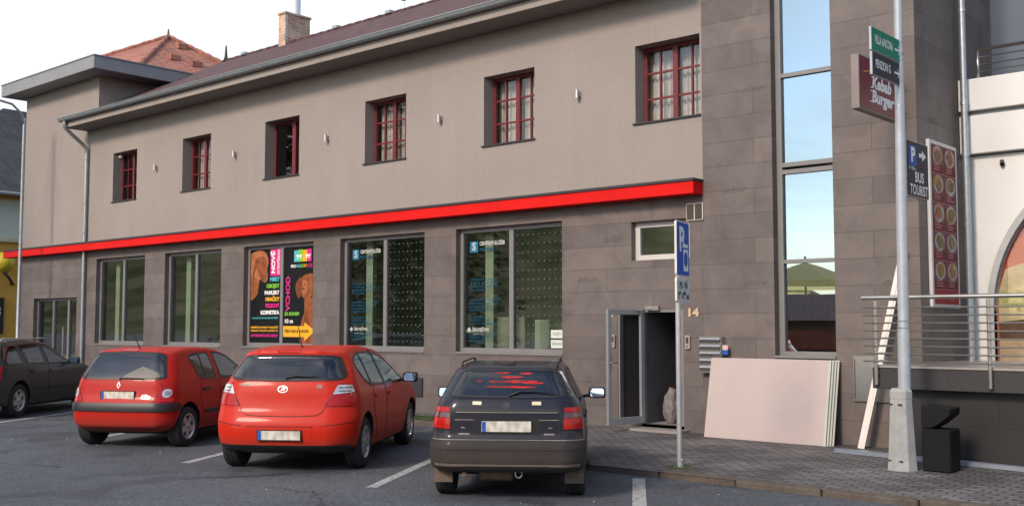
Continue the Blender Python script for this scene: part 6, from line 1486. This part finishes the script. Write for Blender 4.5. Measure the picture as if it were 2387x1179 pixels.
# ------------------------------------------------------------------ camera, light, sky
cam=bpy.data.cameras.new('camera'); co=bpy.data.objects.new('camera',cam); COL.objects.link(co)
co.location=(0,0,1.8); co.rotation_euler=(R(90+3.85),0,R(41.4))
cam.sensor_width=36; cam.lens=36*2490/2387; cam.clip_end=4000; cam.clip_start=.1
SC.camera=co
SUN_EL=32; SUN_DIR=V((.04,-1,0)).normalized()       # where the sun stands, low behind the camera's left shoulder
su=bpy.data.lights.new('sun','SUN'); so=bpy.data.objects.new('sun',su); COL.objects.link(so)
sd=V((SUN_DIR.x*math.cos(R(SUN_EL)),SUN_DIR.y*math.cos(R(SUN_EL)),math.sin(R(SUN_EL))))
so.rotation_euler=(-sd).to_track_quat('-Z','Y').to_euler(); so.location=(0,0,30)
su.energy=1.55; su.angle=R(12); su.color=(1,.83,.68)
w=bpy.data.worlds.new('World'); SC.world=w; w.use_nodes=True; nt=w.node_tree
for n in list(nt.nodes): nt.nodes.remove(n)
out=N(nt,'ShaderNodeOutputWorld'); bg=N(nt,'ShaderNodeBackground'); bg.inputs['Strength'].default_value=.12
sk=N(nt,'ShaderNodeTexSky',sky_type='NISHITA',sun_disc=False); sk.sun_elevation=R(SUN_EL); sk.sun_rotation=math.atan2(SUN_DIR.x,SUN_DIR.y)
sk.air_density=1.0; sk.dust_density=.8
tc=N(nt,'ShaderNodeTexCoord'); mp=N(nt,'ShaderNodeMapping'); mp.inputs['Scale'].default_value=(1,1,2.6); nt.links.new(tc.outputs['Generated'],mp.inputs['Vector'])
nz=N(nt,'ShaderNodeTexNoise'); nz.inputs['Scale'].default_value=2.6; nz.inputs['Detail'].default_value=9; nz.inputs['Roughness'].default_value=.55; nz.inputs['Distortion'].default_value=.4
nt.links.new(mp.outputs[0],nz.inputs['Vector'])
r=ramp(nt,[(.40,(0,0,0)),(.62,(1,1,1))]); # the cloud bank is thickest to the north-west, over the far end of the street
dp=N(nt,'ShaderNodeVectorMath',operation='DOT_PRODUCT'); dp.inputs[1].default_value=(-.80,.60,0); nt.links.new(tc.outputs['Generated'],dp.inputs[0])
ml=N(nt,'ShaderNodeMath',operation='MULTIPLY'); ml.inputs[1].default_value=.20; nt.links.new(dp.outputs['Value'],ml.inputs[0])
ad=N(nt,'ShaderNodeMath',operation='ADD'); nt.links.new(nz.outputs['Fac'],ad.inputs[0]); nt.links.new(ml.outputs[0],ad.inputs[1])
nt.links.new(ad.outputs[0],r.inputs['Fac'])
mu=N(nt,'ShaderNodeMath',operation='MULTIPLY'); mu.inputs[1].default_value=.85; nt.links.new(r.outputs['Color'],mu.inputs[0])
mx=N(nt,'ShaderNodeMix',data_type='RGBA'); nt.links.new(mu.outputs[0],mx.inputs[0]); nt.links.new(sk.outputs[0],mx.inputs[6]); mx.inputs[7].default_value=(5.5,5.55,5.7,1)
nt.links.new(mx.outputs[2],bg.inputs['Color']); nt.links.new(bg.outputs[0],out.inputs['Surface'])
SC.view_settings.view_transform='Standard'; SC.view_settings.look='None'; SC.view_settings.gamma=1; SC.view_settings.exposure=.84
SC.render.engine='CYCLES'
SC.cycles.max_bounces=8; SC.cycles.transparent_max_bounces=12; SC.cycles.caustics_reflective=False; SC.cycles.caustics_refractive=False
